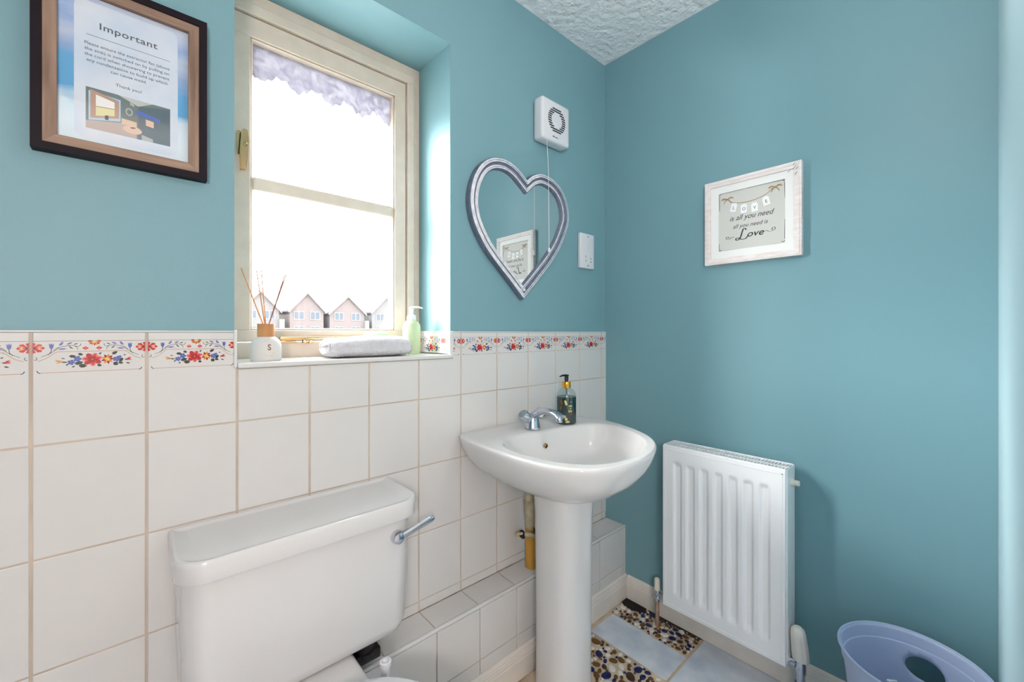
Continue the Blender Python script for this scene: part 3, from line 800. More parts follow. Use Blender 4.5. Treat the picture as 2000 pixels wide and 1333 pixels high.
b = B(); mt = frame_mtx((-.058, RY0 - .0035, .676), (1, 0, 0), (0, 0, 1)); lathe(b, [(.013, 0), (.013, .005), (.0085, .006), (.0085, .020), (.006, .021)], 16, mtx=mt); obj('bleed_plug', b, mat('cream_plug', (224, 220, 206), .4), rad, smooth=True)
# thermostatic valve
tv = bpy.data.objects.new('thermostatic_valve', None); C.objects.link(tv); tv.parent = rad; tv.location = (-.076, -.764, 0)
b = B()
lathe(b, [(.010, -.0), (.010, .055), (.016, .056), (.016, .075), (.012, .078), (.012, .105), (.015, .107), (.015, .128), (.012, .150)], 16)
lathe(b, [(.0095, 0), (.0095, .012), (.0135, .013), (.0135, .028), (.010, .03), (.010, .042)], 14, mtx=frame_mtx((0, 0, .128), (1, 0, 0), (0, 0, -1)))
obj('valve_body', b, 'chrome', tv, smooth=True)
b = B(); rs = []
for r, z in ((.017, .143), (.0225, .147), (.0235, .165), (.0225, .195), (.0205, .225), (.0175, .240), (.010, .247)):
    rs.append([(r * (1 - (.06 if k % 4 == 0 else 0)) * math.cos(2 * PI * k / 40) - (z - .15) * .1, r * (1 - (.06 if k % 4 == 0 else 0)) * math.sin(2 * PI * k / 40) + (z - .15) * .06, z) for k in range(40)])
rings(b, rs); obj('valve_head', b, mat('cream_valve_head', (236, 230, 222), .4, var=.08, vscale=20), tv, smooth=True)
lk = bpy.data.objects.new('lockshield_valve', None); C.objects.link(lk); lk.parent = rad; lk.location = (-.078, -.294, 0)
b = B(); tube(b, [(0, 0, -.002), (.0005, 0, .06), (0, 0, .110)], .0075, 12); obj('copper_pipe', b, 'copper', lk, smooth=True)
b = B(); lathe(b, [(.0105, .100), (.0115, .103), (.0115, .118), (.009, .120), (.011, .124), (.012, .136), (.010, .146)], 14); lathe(b, [(.009, 0), (.009, .028)], 12, mtx=frame_mtx((0, -.004, .128), (1, 0, 0), (0, 0, 1)))
obj('valve_body', b, 'chrome', lk, smooth=True)
b = B(); lathe(b, [(.0105, .143), (.0110, .147), (.0105, .180), (.009, .187), (.004, .190)], 16); obj('valve_cap', b, mat('cream_cap', (232, 224, 212), .4), lk, smooth=True)

# ------------------------------------------------------------------ extractor fan, socket, mirror
fan = thing('extractor_fan', 'square white extractor fan with round slotted grille and pull cord', 'fan', (-.383, .0058, 1.955))
b = B(); box(b, (-.079, -.050, -.080), (.079, 0, .080), .012, 4); obj('housing', b, 'whiteplastic', fan, smooth=True)
b = B(); mt = frame_mtx((0, -.0498, .004), (1, 0, 0), (0, 0, 1)); lathe(b, [(.052, 0), (.052, .001), (.050, .0016)], 40, mtx=mt); obj('grille_disc', b, 'whiteplastic', fan, smooth=True)
for k in range(-5, 6):
    z = k * .0085
    ro, ri = .049, .030
    if abs(z) > ro - .003: continue
    xo = math.sqrt(ro * ro - z * z); xi = math.sqrt(ri * ri - z * z) if abs(z) < ri else 0
    segs = [(-xo, xo)] if xi < .006 else [(-xo, -xi), (xi, xo)]
    for xa, xb in segs:
        b = B(); box(b, (xa, -.0521, z + .004 - .0026), (xb, -.0512, z + .004 + .0026), .0003, 1); obj('vent_slot', b, mat('slot_dark', (40, 42, 54), .7) if 'slot' not in M else M['slot'], fan)
        M.setdefault('slot', bpy.data.materials['slot_dark'])
b = B(); lathe(b, [(.0032, 0), (.0032, .0004)], 12, mtx=frame_mtx((-.018, -.0500, -.060), (1, 0, 0), (0, 0, 1)))
for k in range(4): box(b, (-.012 + k * .0055, -.0504, -.0625), (-.0085 + k * .0055, -.0499, -.0590))
obj('maker_mark', b, M['slot'], fan)
b = B(); tube(b, catmull([(-.048, -.044, -.079), (-.046, -.047, -.15), (-.0435, -.0485, -.25), (-.0425, -.0495, -.40), (-.042, -.0500, -.490)], 5), .0011, 6); cord = obj('pull_cord', b, 'whiteplastic', fan, smooth=True)
b = B(); lathe(b, [(.0015, 0), (.004, -.003), (.0055, -.012), (.0045, -.017), (.002, -.019)], 14, c=(-.042, -.05, -.488)); obj('cord_pull', b, 'whiteplastic', cord, smooth=True)

so = thing('shaver_socket', 'white upright shaver socket plate on the teal wall near the corner', 'socket', (-.1465, .0058, 1.4945))
b = B(); box(b, (-.047, -.016, -.0745), (.047, 0, .0745), .004, 3); obj('plate', b, 'whiteplastic', so, smooth=True)
M['pin'] = mat('pin_dark', (100, 98, 108), .8); M['screwgrey'] = mat('screw_grey', (74, 76, 84), .5)
for z in (-.030, -.044):
    b = B(); lathe(b, [(.0030, 0), (.0030, .0004)], 10, mtx=frame_mtx((.023, -.0160, z), (1, 0, 0), (0, 0, 1))); obj('pin_hole', b, 'pin', so)
for z in (-.024, -.042):
    b = B(); box(b, (-.0135, -.0164, z - .005), (-.0105, -.0158, z + .004)); obj('pin_slot', b, 'pin', so)
for z in (.062, -.062):
    b = B(); lathe(b, [(.0032, 0), (.0028, .0008)], 10, mtx=frame_mtx((.004, -.0160, z), (1, 0, 0), (0, 0, 1))); obj('screw', b, 'screwgrey', so)
b = B()
for z in (.032, .019, .010): box(b, (.002, -.0164, z - .0025), (.009, -.0158, z + .0025))
obj('rating_marks', b, mat('mark_grey', (206, 208, 208), .5), so)

# heart mirror
hm = thing('heart_mirror', 'heart shaped wall mirror with grooved white and slate frame', 'mirror', (0, 0, 0))
left = [(-.516, 1.708), (-.560, 1.737), (-.605, 1.752), (-.650, 1.752), (-.695, 1.737), (-.735, 1.703), (-.764, 1.650), (-.776, 1.588), (-.769, 1.535), (-.752, 1.492), (-.714, 1.435), (-.666, 1.386), (-.600, 1.328), (-.533, 1.266)]
right = [(-.533, 1.266), (-.455, 1.342), (-.383, 1.415), (-.330, 1.483), (-.294, 1.551), (-.278, 1.600), (-.282, 1.650), (-.300, 1.690), (-.325, 1.718), (-.355, 1.737), (-.390, 1.748), (-.440, 1.750), (-.485, 1.733), (-.516, 1.708)]
H = [(p.x, p.y) for p in catmull([(x, z, 0) for x, z in left], 5)][:-1] + [(p.x, p.y) for p in catmull([(x, z, 0) for x, z in right], 5)][:-1]
def offset(poly, d):
    n = len(poly); out = []
    for i in range(n):
        p0, p1, p2 = Vector(poly[i - 1]), Vector(poly[i]), Vector(poly[(i + 1) % n])
        a = (p1 - p0).normalized(); b_ = (p2 - p1).normalized()
        n1 = Vector((-a.y, a.x)); n2 = Vector((-b_.y, b_.x))
        m = (n1 + n2); 
        if m.length < 1e-4: m = n1
        m.normalize(); k = d / max(.45, m.dot(n1))
        out.append((p1.x + m.x * k, p1.y + m.y * k))
    return out
area = sum(H[i - 1][0] * H[i][1] - H[i][0] * H[i - 1][1] for i in range(len(H)))
SG = 1 if area > 0 else -1
SL, WH, GY = 0, 1, 2
lay = [(0, .0055, SL), (0, -.012, SL), (.0010, -.0165, SL), (.0030, -.0190, WH), (.0085, -.0205, SL), (.0098, -.0188, WH), (.0150, -.0205, SL), (.0170, -.0170, SL), (.0205, -.0140, SL), (.0245, -.0145, WH), (.0300, -.0180, SL), (.0312, -.0166, WH), (.0355, -.0160, SL), (.0395, -.010, SL), (.0395, -.004, SL)]
bm = B(); rs = [[(x, y, z) for x, z in offset(H, d * SG)] for d, y, m in lay]
rings(bm, rs, cap0=False, cap1=False, mis=[m for d, y, m in lay[:-1]])
obj('heart_frame', bm, [mat('slate_distressed_paint', (104, 114, 134), .6, var=.3, vscale=40), mat('white_distressed_paint', (238, 236, 238), .6, var=.15, vscale=60, rgb2=(204, 205, 214))], hm)
b = B(); prism(b, [(x, -z) for x, z in offset(H, .038 * SG)], frame_mtx((0, .004, 0), (1, 0, 0), (0, 0, -1)), -.008) if False else None
hp = offset(H, .0385 * SG)
f1 = [b.verts.new((x, -.005, z)) for x, z in hp]; f2 = [b.verts.new((x, .004, z)) for x, z in hp]
b.faces.new(f1); b.faces.new(f2[::-1])
for i in range(len(hp)): b.faces.new((f1[i], f1[(i + 1) % len(hp)], f2[(i + 1) % len(hp)], f2[i]))
obj('mirror_glass', b, 'mirror', hm)

# ------------------------------------------------------------------ framed notice on the window wall
nf = thing('framed_notice', 'framed printed notice with blue sky background beside the window', 'picture', (-1.593, .0055, 1.638))
FW, FH = .1245, .1685
def mitre(bm, w, h, bw, y0, y1, chamfer=0, mi=0):
    a = [(-w, -h), (w, -h), (w, h), (-w, h)]; b_ = [(-w + bw, -h + bw), (w - bw, -h + bw), (w - bw, h - bw), (-w + bw, h - bw)]
    for k in range(4):
        j = (k + 1) % 4
        q = [a[k], a[j], b_[j], b_[k]]
        lo = [bm.verts.new((x, y0, z)) for x, z in q]; hi = [bm.verts.new((x, y1, z)) for x, z in q]
        fs = [bm.faces.new(lo), bm.faces.new(hi)] + [bm.faces.new((lo[i], lo[(i + 1) % 4], hi[(i + 1) % 4], hi[i])) for i in range(4)]
        for f in fs: f.material_index = mi
bm = B(); mitre(bm, FW, FH, .0135, -.024, 0); obj('outer_frame', bm, mat('black_brown_frame', (26, 18, 26), .55, spec=.2), nf)
M['oak'] = mat('oak_veneer', (158, 130, 112), .6, var=.4, vscale=60, rgb2=(112, 88, 74), stretch=(1, 1, .08))
M['oakh'] = mat('oak_veneer_across', (158, 130, 112), .6, var=.4, vscale=60, rgb2=(112, 88, 74), stretch=(.08, 1, 1))
iw, ih, ib = FW - .0137, FH - .0137, .0175
for (q, mm_) in (([(-iw, -ih), (iw, -ih), (iw - ib, -ih + ib), (-iw + ib, -ih + ib)], 'oakh'), ([(iw, -ih), (iw, ih), (iw - ib, ih - ib), (iw - ib, -ih + ib)], 'oak'), ([(iw, ih), (-iw, ih), (-iw + ib, ih - ib), (iw - ib, ih - ib)], 'oakh'), ([(-iw, ih), (-iw, -ih), (-iw + ib, -ih + ib), (-iw + ib, ih - ib)], 'oak')):
    b = B(); prism(b, q, frame_mtx((0, -.004, 0), (1, 0, 0), (0, 0, 1)), .0165); obj('inner_frame', b, mm_, nf)
pw, ph = iw - ib + .001, ih - ib + .001
sky = bpy.data.materials.new('printed_sky'); sky.use_nodes = True
nt = sky.node_tree; p = nt.nodes['Principled BSDF']; p.inputs['Roughness'].default_value = .5
tcn = nt.nodes.new('ShaderNodeTexCoord'); mp = nt.nodes.new('ShaderNodeMapping'); mp.inputs['Scale'].default_value = (6, 1, 14)
no = nt.nodes.new('ShaderNodeTexNoise'); no.inputs['Scale'].default_value = 1.6; no.inputs['Detail'].default_value = 5
sx = nt.nodes.new('ShaderNodeSeparateXYZ'); mr = nt.nodes.new('ShaderNodeMapRange'); mr.inputs['From Min'].default_value = -.14; mr.inputs['From Max'].default_value = .14
ad = nt.nodes.new('ShaderNodeMath'); ad.operation = 'MULTIPLY_ADD'; ad.inputs[1].default_value = .35; 
rp = nt.nodes.new('ShaderNodeValToRGB'); cr = rp.color_ramp
cr.elements[0].position = .16; cr.elements[0].color = (*lin((214, 232, 244)), 1); cr.elements[1].position = 1.1 if False else 1.0; cr.elements[1].color = (*lin((206, 214, 232)), 1)
for ps, c in ((.30, (206, 228, 242)), (.40, (84, 160, 212)), (.52, (96, 166, 214)), (.62, (150, 172, 212)), (.75, (190, 202, 226)), (.86, (150, 176, 222))):
    e = cr.elements.new(ps); e.color = (*lin(c), 1)
nt.links.new(tcn.outputs['Object'], mp.inputs[0]); nt.links.new(mp.outputs[0], no.inputs['Vector']); nt.links.new(tcn.outputs['Object'], sx.inputs[0])
nt.links.new(sx.outputs['Z'], mr.inputs['Value']); nt.links.new(no.outputs['Fac'], ad.inputs[0]); 
sb2 = nt.nodes.new('ShaderNodeMath'); sb2.operation = 'SUBTRACT'; sb2.inputs[1].default_value = .17
nt.links.new(mr.outputs[0], ad.inputs[2]); nt.links.new(ad.outputs[0], sb2.inputs[0]); nt.links.new(sb2.outputs[0], rp.inputs['Fac']); nt.links.new(rp.outputs['Color'], p.inputs['Base Color'])
b = B(); box(b, (-pw, -.0100, -ph), (pw, -.004, ph)); obj('sky_print', b, sky, nf)
def UVP(u, v): return (-pw + 2 * pw * u, ph - 2 * ph * v)
cardm = mat('pale_card_print', (226, 230, 240), .5, var=.12, vscale=14, rgb2=(204, 218, 236))
x0, z1 = UVP(.115, .035); x1, z0 = UVP(.905, .965)
b = B(); rr = rrect(x0, x1, z0, z1, 0, .014, 5, .014); prism(b, [(q[0], q[1]) for q in rr], frame_mtx((0, -.0100, 0), (1, 0, 0), (0, 0, 1)), .0002); obj('text_card', b, cardm, nf)
ink = mat('grey_ink', (92, 94, 104), .6)
b = B()
def put_text(b, body, u, v, size, sx=1., shear=0, bold=0, spacing=1.):
    x, z = UVP(u, v); merge_mesh(b, text_mesh(body, size, shear, sx, .00005, bold=bold, spacing=spacing), frame_mtx((x, -.0105, z), (1, 0, 0), (0, 0, 1)), 0)
put_text(b, 'Important', .51, .185, .0175, 1.1, bold=.0002, spacing=1.08)
for i, t in enumerate(('Please ensure the extractor fan (above', 'the sink) is switched on by pulling on', 'the cord when showering to prevent', 'any condensation to build up which', 'can cause mold.')):
    put_text(b, t, .51, .322 + i * .0375, .0080, 1.02 if i else .98)
put_text(b, 'Thank you!', .51, .553, .0080, 1.05)
x0, z0 = UVP(.20, .262); x1, _ = UVP(.84, .262); box(b, (x0, -.0106, z0 - .0003), (x1, -.0103, z0 + .0003))
obj('notice_lettering', b, ink, nf)
# the small printed photograph of a bathroom
PH = [mat('photo_wall', (112, 124, 122), .5), mat('photo_wall_dark', (84, 104, 116), .5), mat('photo_ceiling', (196, 198, 194), .5), mat('photo_tile', (190, 172, 164), .5), mat('photo_frame', (188, 150, 132), .5),
      mat('photo_sky', (246, 246, 242), .5), mat('photo_lawn', (226, 222, 170), .5), mat('photo_reveal', (176, 206, 228), .5), mat('photo_basin', (226, 194, 172), .5), mat('photo_marker', (70, 104, 196), .5), mat('photo_dark', (52, 50, 58), .5), mat('photo_grey', (176, 184, 184), .5)]
b = B()
def ppoly(c, pts, lvl):
    a0, b0, a1, b1 = .195, .617, .84, .896
    b.faces.new([b.verts.new((*((lambda q: (q[0], -.01025 - lvl * .00003, q[1]))(UVP(a0 + (a1 - a0) * u, b0 + (b1 - b0) * v))),)) for u, v in pts]).material_index = c
ppoly(0, [(0, 0), (1, 0), (1, 1), (0, 1)], 0)
ppoly(2, [(.36, 0), (.78, 0), (.60, .16)], 1); ppoly(2, [(.36, 0), (.60, .16), (.5, 0)], 1.1)
ppoly(1, [(.60, .16), (1, .02), (1, 1), (.60, 1)], 1)
ppoly(3, [(0, .82), (.58, .62), (.58, 1), (0, 1)], 2); ppoly(8, [(.40, .56), (.58, .58), (.58, .72), (.40, .70)], 3)
ppoly(7, [(.03, .08), (.39, .12), (.39, .66), (.03, .80)], 4); ppoly(4, [(.05, .04), (.37, .16), (.37, .6), (.05, .74)], 5)
ppoly(5, [(.11, .14), (.32, .22), (.32, .38), (.11, .42)], 6); ppoly(6, [(.11, .44), (.32, .40), (.32, .56), (.11, .66)], 6)
ppoly(10, [(.21, .60), (.25, .58), (.25, .70), (.21, .70)], 7)
ppoly(11, [(.50, .10), (.55, .14), (.55, .20), (.50, .17)], 5)
for q in (0, 1): ppoly(11 if q == 0 else 0, [(.49 + (.045 - .016 * q) * math.cos(t), .36 + (.10 - .035 * q) * math.sin(t)) for t in [2 * PI * k / 12 for k in range(12)]], 6 + q)
ppoly(9, [(.575, .26), (.87, .36), (.87, .44), (.575, .36)], 8); ppoly(8, [(.69, .44), (.79, .46), (.79, .62), (.69, .60)], 8)
ppoly(8, [(.42 + .11 + .115 * math.cos(t), .80 + .10 * math.sin(t)) for t in [2 * PI * k / 16 for k in range(16)]], 9); ppoly(10, [(.50, .74), (.56, .72), (.57, .74), (.52, .77)], 10)
ppoly(11, [(.64, .86), (.78, .92), (.78, 1), (.64, 1)], 8)
obj('photo_print', b, PH, nf)
b = B(); box(b, (-pw, -.0120, -ph), (pw, -.0115, ph)); obj('glass', b, 'clear', nf)

# ------------------------------------------------------------------ framed motto on the right wall
lf = thing('framed_motto', 'distressed white framed love motto on the right teal wall', 'picture', (-.0005, -.6035, 1.542), -PI / 2)
lf.rotation_euler = (0, 0, -PI / 2)          # local x runs along -y of the room, local -y faces the room
LW = .1505
M['distress'] = mat('distressed_white_paint', (238, 234, 233), .55, var=.12, vscale=26, rgb2=(230, 213, 208), stretch=(1, 1, 4))
bm = B(); mitre(bm, LW, LW, .021, -.022, 0); obj('moulding', bm, 'distress', lf)
bm = B(); mitre(bm, LW - .006, LW - .006, .005, -.0238, -.0215); obj('moulding_ridge', bm, 'distress', lf)
bm = B(); mitre(bm, LW - .0205, LW - .0205, .026, -.0165, 0); obj('mount', bm, mat('mount_white', (238, 237, 235), .6), lf)
# worn corner nicks
b = B()
for x, z, l, r in ((.118, .124, .006, .9), (.133, .132, .005, .9), (.139, .128, .005, .8), (.137, .112, .005, .8), (.131, .143, .004, .9)):
    mt = frame_mtx((x, -.0241, z), (math.cos(r), 0, math.sin(r)), (-math.sin(r), 0, math.cos(r))); prism(b, [(-l, -.0007), (l, -.0003), (l, .0003), (-l, .0009)], mt, .0002)
obj('worn_nicks', b, mat('nick_brown', (92, 82, 78), .8), lf)
b = B(); sw = LW - .0445; box(b, (-sw, -.0125, -sw), (sw, -.002, sw)); obj('motto_print', b, mat('grey_print', (207, 205, 200), .6), lf)
def UL(u, v): return (-sw + 2 * sw * u, sw - 2 * sw * v)
inkb = mat('black_ink', (42, 42, 46), .6)
b = B()
def put_l(body, u, v, size, shear=.3, sx=1., bold=0.):
    x, z = UL(u, v); merge_mesh(b, text_mesh(body, size, shear, sx, .00005, bold=bold), frame_mtx((x, -.0129, z), (1, 0, 0), (0, 0, 1)), 0)
put_l('is all you need', .50, .470, .0255, .35, .93); put_l('all you need is', .49, .610, .0200, .35, .95)
def stroke(pts, w=.0009, y=-.0130):
    pp = catmull([(UL(u, v)[0], UL(u, v)[1], 0) for u, v in pts], 5)
    rs = []
    for i, q in enumerate(pp):
        t = (pp[min(i + 1, len(pp) - 1)] - pp[max(i - 1, 0)]).normalized(); n = Vector((-t.y, t.x, 0)) * w * (.5 + .8 * abs(t.y))
        rs.append([(q.x + n.x, y, q.y + n.y), (q.x - n.x, y, q.y - n.y), (q.x - n.x, y + .0003, q.y - n.y), (q.x + n.x, y + .0003, q.y + n.y)])
    rings(b, rs)
# flourished L of the last line, then "ove"
stroke([(.44, .69), (.42, .665), (.395, .67), (.375, .72), (.355, .79), (.32, .835), (.285, .835), (.285, .81), (.32, .805), (.36, .83), (.42, .835), (.46, .80)], .0017)
put_l('ove', .565, .765, .030, .3, 1.2, .0003)
stroke([(.255, .785), (.22, .775), (.19, .80), (.15, .80), (.125, .78), (.14, .76), (.17, .77), (.165, .79)], .0008)
stroke([(.69, .765), (.73, .755), (.77, .775), (.82, .77), (.855, .745), (.84, .72), (.81, .73), (.815, .76)], .0008)
obj('motto_lettering', b, inkb, lf); b = B()
for pts in ([(.02, .04), (.02, .3)], [(.015, .86), (.02, .95), (.04, .985)], [(.03, .02), (.4, .012)], [(.45, .012), (.98, .02)], [(.98, .05), (.985, .3)], [(.985, .62), (.98, .93)], [(.06, .985), (.5, .99)], [(.55, .99), (.93, .985)]): stroke(pts, .0005)
for u, v in ((.02, .02), (.98, .02), (.03, .97), (.96, .96)): stroke([(u - .02, v), (u, v + .012), (u + .025, v - .004)], .0009)
obj('border_marks', b, inkb, lf, kind='stuff')
M['tagpaper'] = mat('white_tag', (240, 240, 240), .6); M['twine'] = mat('jute_twine', (190, 150, 96), .9, var=.3, vscale=80)
b = B()
str_pts = [UL(u, v) for u, v in ((.15, .13), (.22, .19), (.33, .225), (.48, .235), (.62, .215), (.74, .17), (.80, .12), (.855, .10))]
tube(b, catmull([(x, -.0135, z) for x, z in str_pts], 4), .0008, 6)
for u, v in ((.15, .13), (.855, .10)):
    x, z = UL(u, v)
    for dx, dz in ((-.018, .004), (.018, .005), (-.012, -.014), (.012, -.014), (-.02, .001), (.021, .001)):
        tube(b, catmull([(x, -.0135, z), (x + dx * .5, -.0155, z + dz * .5 + .003), (x + dx, -.0135, z + dz)], 4), .0010, 6)
    lathe(b, [(.001, -.002), (.003, 0), (.001, .002)], 8, c=(x, -.0142, z))
obj('twine_bows', b, 'twine', lf)
for ch, u, v, r in (('L', .25, .285, -.2), ('O', .405, .335, .02), ('V', .565, .345, .05), ('E', .73, .285, .22)):
    x, z = UL(u, v); mt = frame_mtx((x, -.0131, z), (math.cos(r), 0, math.sin(r)), (-math.sin(r), 0, math.cos(r)))
    b = B(); prism(b, [(-.0105, -.016), (.0105, -.016), (.0105, .009), (.006, .0155), (-.006, .0155), (-.0105, .009)], mt, .0012); tg = obj('paper_tag', b, 'tagpaper', lf)
    b = B(); merge_mesh(b, text_mesh(ch, .0155, 0, .9, .00005), mt @ Matrix.Translation((0, -.002, .00135)), 0)
    obj('tag_letter', b, inkb, tg)

# ------------------------------------------------------------------ things on the window sill
SZ = 1.0753
df = thing('reed_diffuser', 'frosted glass reed diffuser with wooden collar and thin reeds', 'diffuser', (-1.341, .066, SZ))
b = B(); lathe(b, [(.031, 0), (.0335, .003), (.034, .03), (.0335, .040), (.030, .050), (.022, .0575), (.018, .060)], 36)
frost = bpy.data.materials.new('frosted_glass'); frost.use_nodes = True; p = frost.node_tree.nodes['Principled BSDF']
p.inputs['Base Color'].default_value = (*lin((240, 234, 230)), 1); p.inputs['Roughness'].default_value = .45; p.inputs['Transmission Weight'].default_value = .35; p.inputs['Subsurface Weight'].default_value = .0
obj('frosted_bottle', b, frost, df, smooth=True)
b = B(); lathe(b, [(.0185, .0595), (.0192, .061), (.0192, .090), (.0185, .0915)], 28); obj('wooden_collar', b, mat('warm_wood', (196, 136, 84), .5, var=.2, vscale=30), df, smooth=True)
M['reed'] = mat('reed', (196, 132, 84), .6); M['reedd'] = mat('dark_reed', (150, 96, 74), .6)
Fv = Vector((.6705, .7419, 0)); Rv = Vector((.7419, -.6705, 0))
for i, (rx, rz, d) in enumerate(((-.069, .232, .01), (-.024, .226, 0), (-.019, .228, .012), (.046, .212, .0), (.056, .214, -.01))):
    tip = Rv * rx + Fv * d + Vector((0, 0, rz)); base = Rv * (rx * -.06) + Vector((0, 0, .06))
    b = B(); tube(b, [base, (base + tip) / 2, tip], .0013, 6); obj('reed', b, 'reed' if i < 3 else 'reedd', df, smooth=True)
A_DF = math.atan2(-1.1113 - .066, -1.5787 + 1.341)
me = text_mesh('S', .020, 0, .85, 0, bold=.0004); b2 = bmesh.new(); b2.from_mesh(me)
b = B(); mpv = {}
for v in b2.verts: a = A_DF + (v.co.x + .007) / .034; mpv[v] = b.verts.new((.0343 * math.cos(a), .0343 * math.sin(a), .033 + v.co.y))
for f in b2.faces: b.faces.new([mpv[v] for v in f.verts])
b2.free(); obj('monogram', b, mat('taupe_ink', (120, 92, 84), .6), df)
on_cyl(df, [rc(0, -.006, .018, .0195, .0205), rc(0, -.004, .016, .016, .017), rc(0, -.002, .014, .0125, .0135)], .0343, A_DF, [mat('pale_ink', (214, 206, 180), .6)], 'label_lines')

# folded towel
tw_ = thing('folded_towel', 'rolled white fluffy towel lying on the window sill', 'towel', (-1.075, .085, SZ))
b = B(); Lt = .118; rs = []
n = 44; ns = 60
for j in range(ns + 1):
    x = -Lt + 2 * Lt * j / ns
    e = 1 - .16 * max(0, (abs(x) / Lt - .85) / .15) ** 2
    ring = []
    for k in range(n):
        a = 2 * PI * k / n
        yy = math.copysign(abs(math.cos(a)) ** .6, math.cos(a)) * .062 * e; zz = .029 + math.copysign(abs(math.sin(a)) ** .62, math.sin(a)) * .028 * e
        j1 = random.uniform(-.0012, .0012)
        sag = .004 * math.sin(x * 22 + 1) * (1 if math.sin(a) > 0 else 0)
        fold = .006 * math.exp(-((zz - .030) / .0035) ** 2) * (1 if math.cos(a) < 0 else 0)
        ring.append((x + random.uniform(-.001, .001), yy + j1 + fold, max(.0004, zz + j1 + sag)))
    rs.append(ring)
rings(b, rs)
M['towel'] = mat('towelling', (234, 232, 238), .95, bump=1.0, bscale=420, sheen=.3, var=.10, vscale=60)
obj('towel_roll', b, 'towel', tw_, smooth='all')
b = B()   # spiral edge seen at the end of the roll
sp = [(-Lt - .002, .042 * (1 - t * .8) * math.cos(t * 4.5 * PI + 2.6), .030 + .019 * (1 - t * .8) * math.sin(t * 4.5 * PI + 2.6)) for t in [k / 40 for k in range(41)]]
tube(b, sp, .004, 8); obj('rolled_end', b, 'towel', tw_, smooth='all')
so_ = B(); lathe(so_, [(.024, 0), (.028, .002), (.029, .006), (.026, .010), (.015, .0125), (.004, .013)], 28, sx=1.35)
sp_ = obj('soap_bar', so_, mat('pale_green_soap', (206, 228, 192), .35), smooth=True)
tag(sp_, 'pale green oval soap bar lying on the white towel', 'soap'); sp_.location = (-1.04, .098, SZ + .0585); sp_.rotation_euler = (0, 0, .1)

# pale green hand wash at the right end of the sill
gb = thing('hand_wash', 'translucent pale green hand wash bottle with white pump on the sill', 'bottle', (-.906, .128, SZ))
M['greenplastic'] = mat('pale_green_liquid', (224, 240, 208), .12, trans=.6, ior=1.3)
b = B(); lathe(b, [(.028, 0), (.0295, .003), (.0295, .085), (.028, .096), (.022, .105), (.014, .110)], 32); obj('bottle_shell', b, 'greenplastic', gb, smooth=True)
b = B(); lathe(b, [(.0145, .109), (.0150, .111), (.0150, .124), (.011, .128), (.006, .130), (.006, .138)], 20); obj('collar', b, 'whiteplastic', gb, smooth=True)
pump_head(gb, .130, M['whiteplastic'], (.85, -.5, 0), .0055, .010, length=.036)
A_GB = math.atan2(-1.1113 - .128, -1.5787 + .906)
on_cyl(gb, [rc(0, -.010, .010, .058, .060), rc(0, -.008, .008, .050, .052), rc(0, -.011, .011, .036, .0375), rc(0, -.009, .009, .031, .0325)], .0296, A_GB, [mat('green_ink', (150, 192, 132), .5)], 'label_lines')

# ------------------------------------------------------------------ waste bin
bn = thing('waste_bin', 'pale lilac blue plastic bin with round handle hole under the motto', 'bin', (-.176, -1.017, 0))
BR, BH, Bb = .136, .34, .100
NT, NZ = 120, 44
hole_a, hole_z, ha, hz = .66, .260, .31, .028
hole_a = math.radians(-7)
def bin_pt(a, z, dr=0):
    t = z / BH; r = Bb + (BR - Bb) * t + dr
    lip = .0035 if z > BH - .034 else 0
    return Vector(((r + lip) * math.cos(a), (r + lip) * math.sin(a), z))
bm = B(); zl = [0.0] + [BH * k / NZ for k in range(1, NZ)] + [BH]
zl = sorted(zl + [BH - .0345, BH - .0335])
grid = [[None] * NT for _ in zl]
bpar = {}
for j, z in enumerate(zl):
    for i in range(NT):
        a = 2 * PI * i / NT; v = bm.verts.new(bin_pt(a, z)); grid[j][i] = v; bpar[v] = (a if a < PI else a - 2 * PI, z)
def inside(a, z): return ((a - hole_a) / ha) ** 2 + ((z - hole_z) / hz) ** 2 < 1
for j in range(len(zl) - 1):
    for i in range(NT):
        q = (grid[j][i], grid[j][(i + 1) % NT], grid[j + 1][(i + 1) % NT], grid[j + 1][i])
        if sum(inside(*bpar[v]) for v in q) >= 2: continue
        bm.faces.new(q)
for v in list(bm.verts):
    if not v.link_faces: bm.verts.remove(v); continue
    if v.is_boundary and 0.01 < bpar[v][1] < BH - .01:
        a, z = bpar[v]; da, dz_ = (a - hole_a) / ha, (z - hole_z) / hz; L_ = math.hypot(da, dz_)
        if L_ > 0: v.co = bin_pt(hole_a + da / L_ * ha, hole_z + dz_ / L_ * hz)
c = bm.verts.new((0, 0, 0.002))
for i in range(NT): bm.faces.new((grid[0][(i + 1) % NT], grid[0][i], c))
M['bin'] = mat('lilac_blue_plastic', (184, 195, 224), .35, spec=.4)
bo = obj('tub', bm, 'bin', bn, smooth=True)
md = bo.modifiers.new('thickness', 'SOLIDIFY'); md.thickness = .0022; md.offset = -1
b = B(); tube(b, [bin_pt(2 * PI * k / 64, BH, .0028) for k in range(65)], .0026, 8, caps=False); obj('rim_bead', b, 'bin', bn, smooth=True)
ps = thing('plastic_stick', 'thin white plastic stick leaning inside the lilac bin', 'stick', (-.176, -1.017, .006))
b = B(); tube(b, [(.015, -.050, .002), (-.004, .043, .266)], .0045, 8); tube(b, [(-.004, .043, .264), (.012, .030, .262)], .003, 8); obj('rod', b, 'whiteplastic', ps, smooth=True)

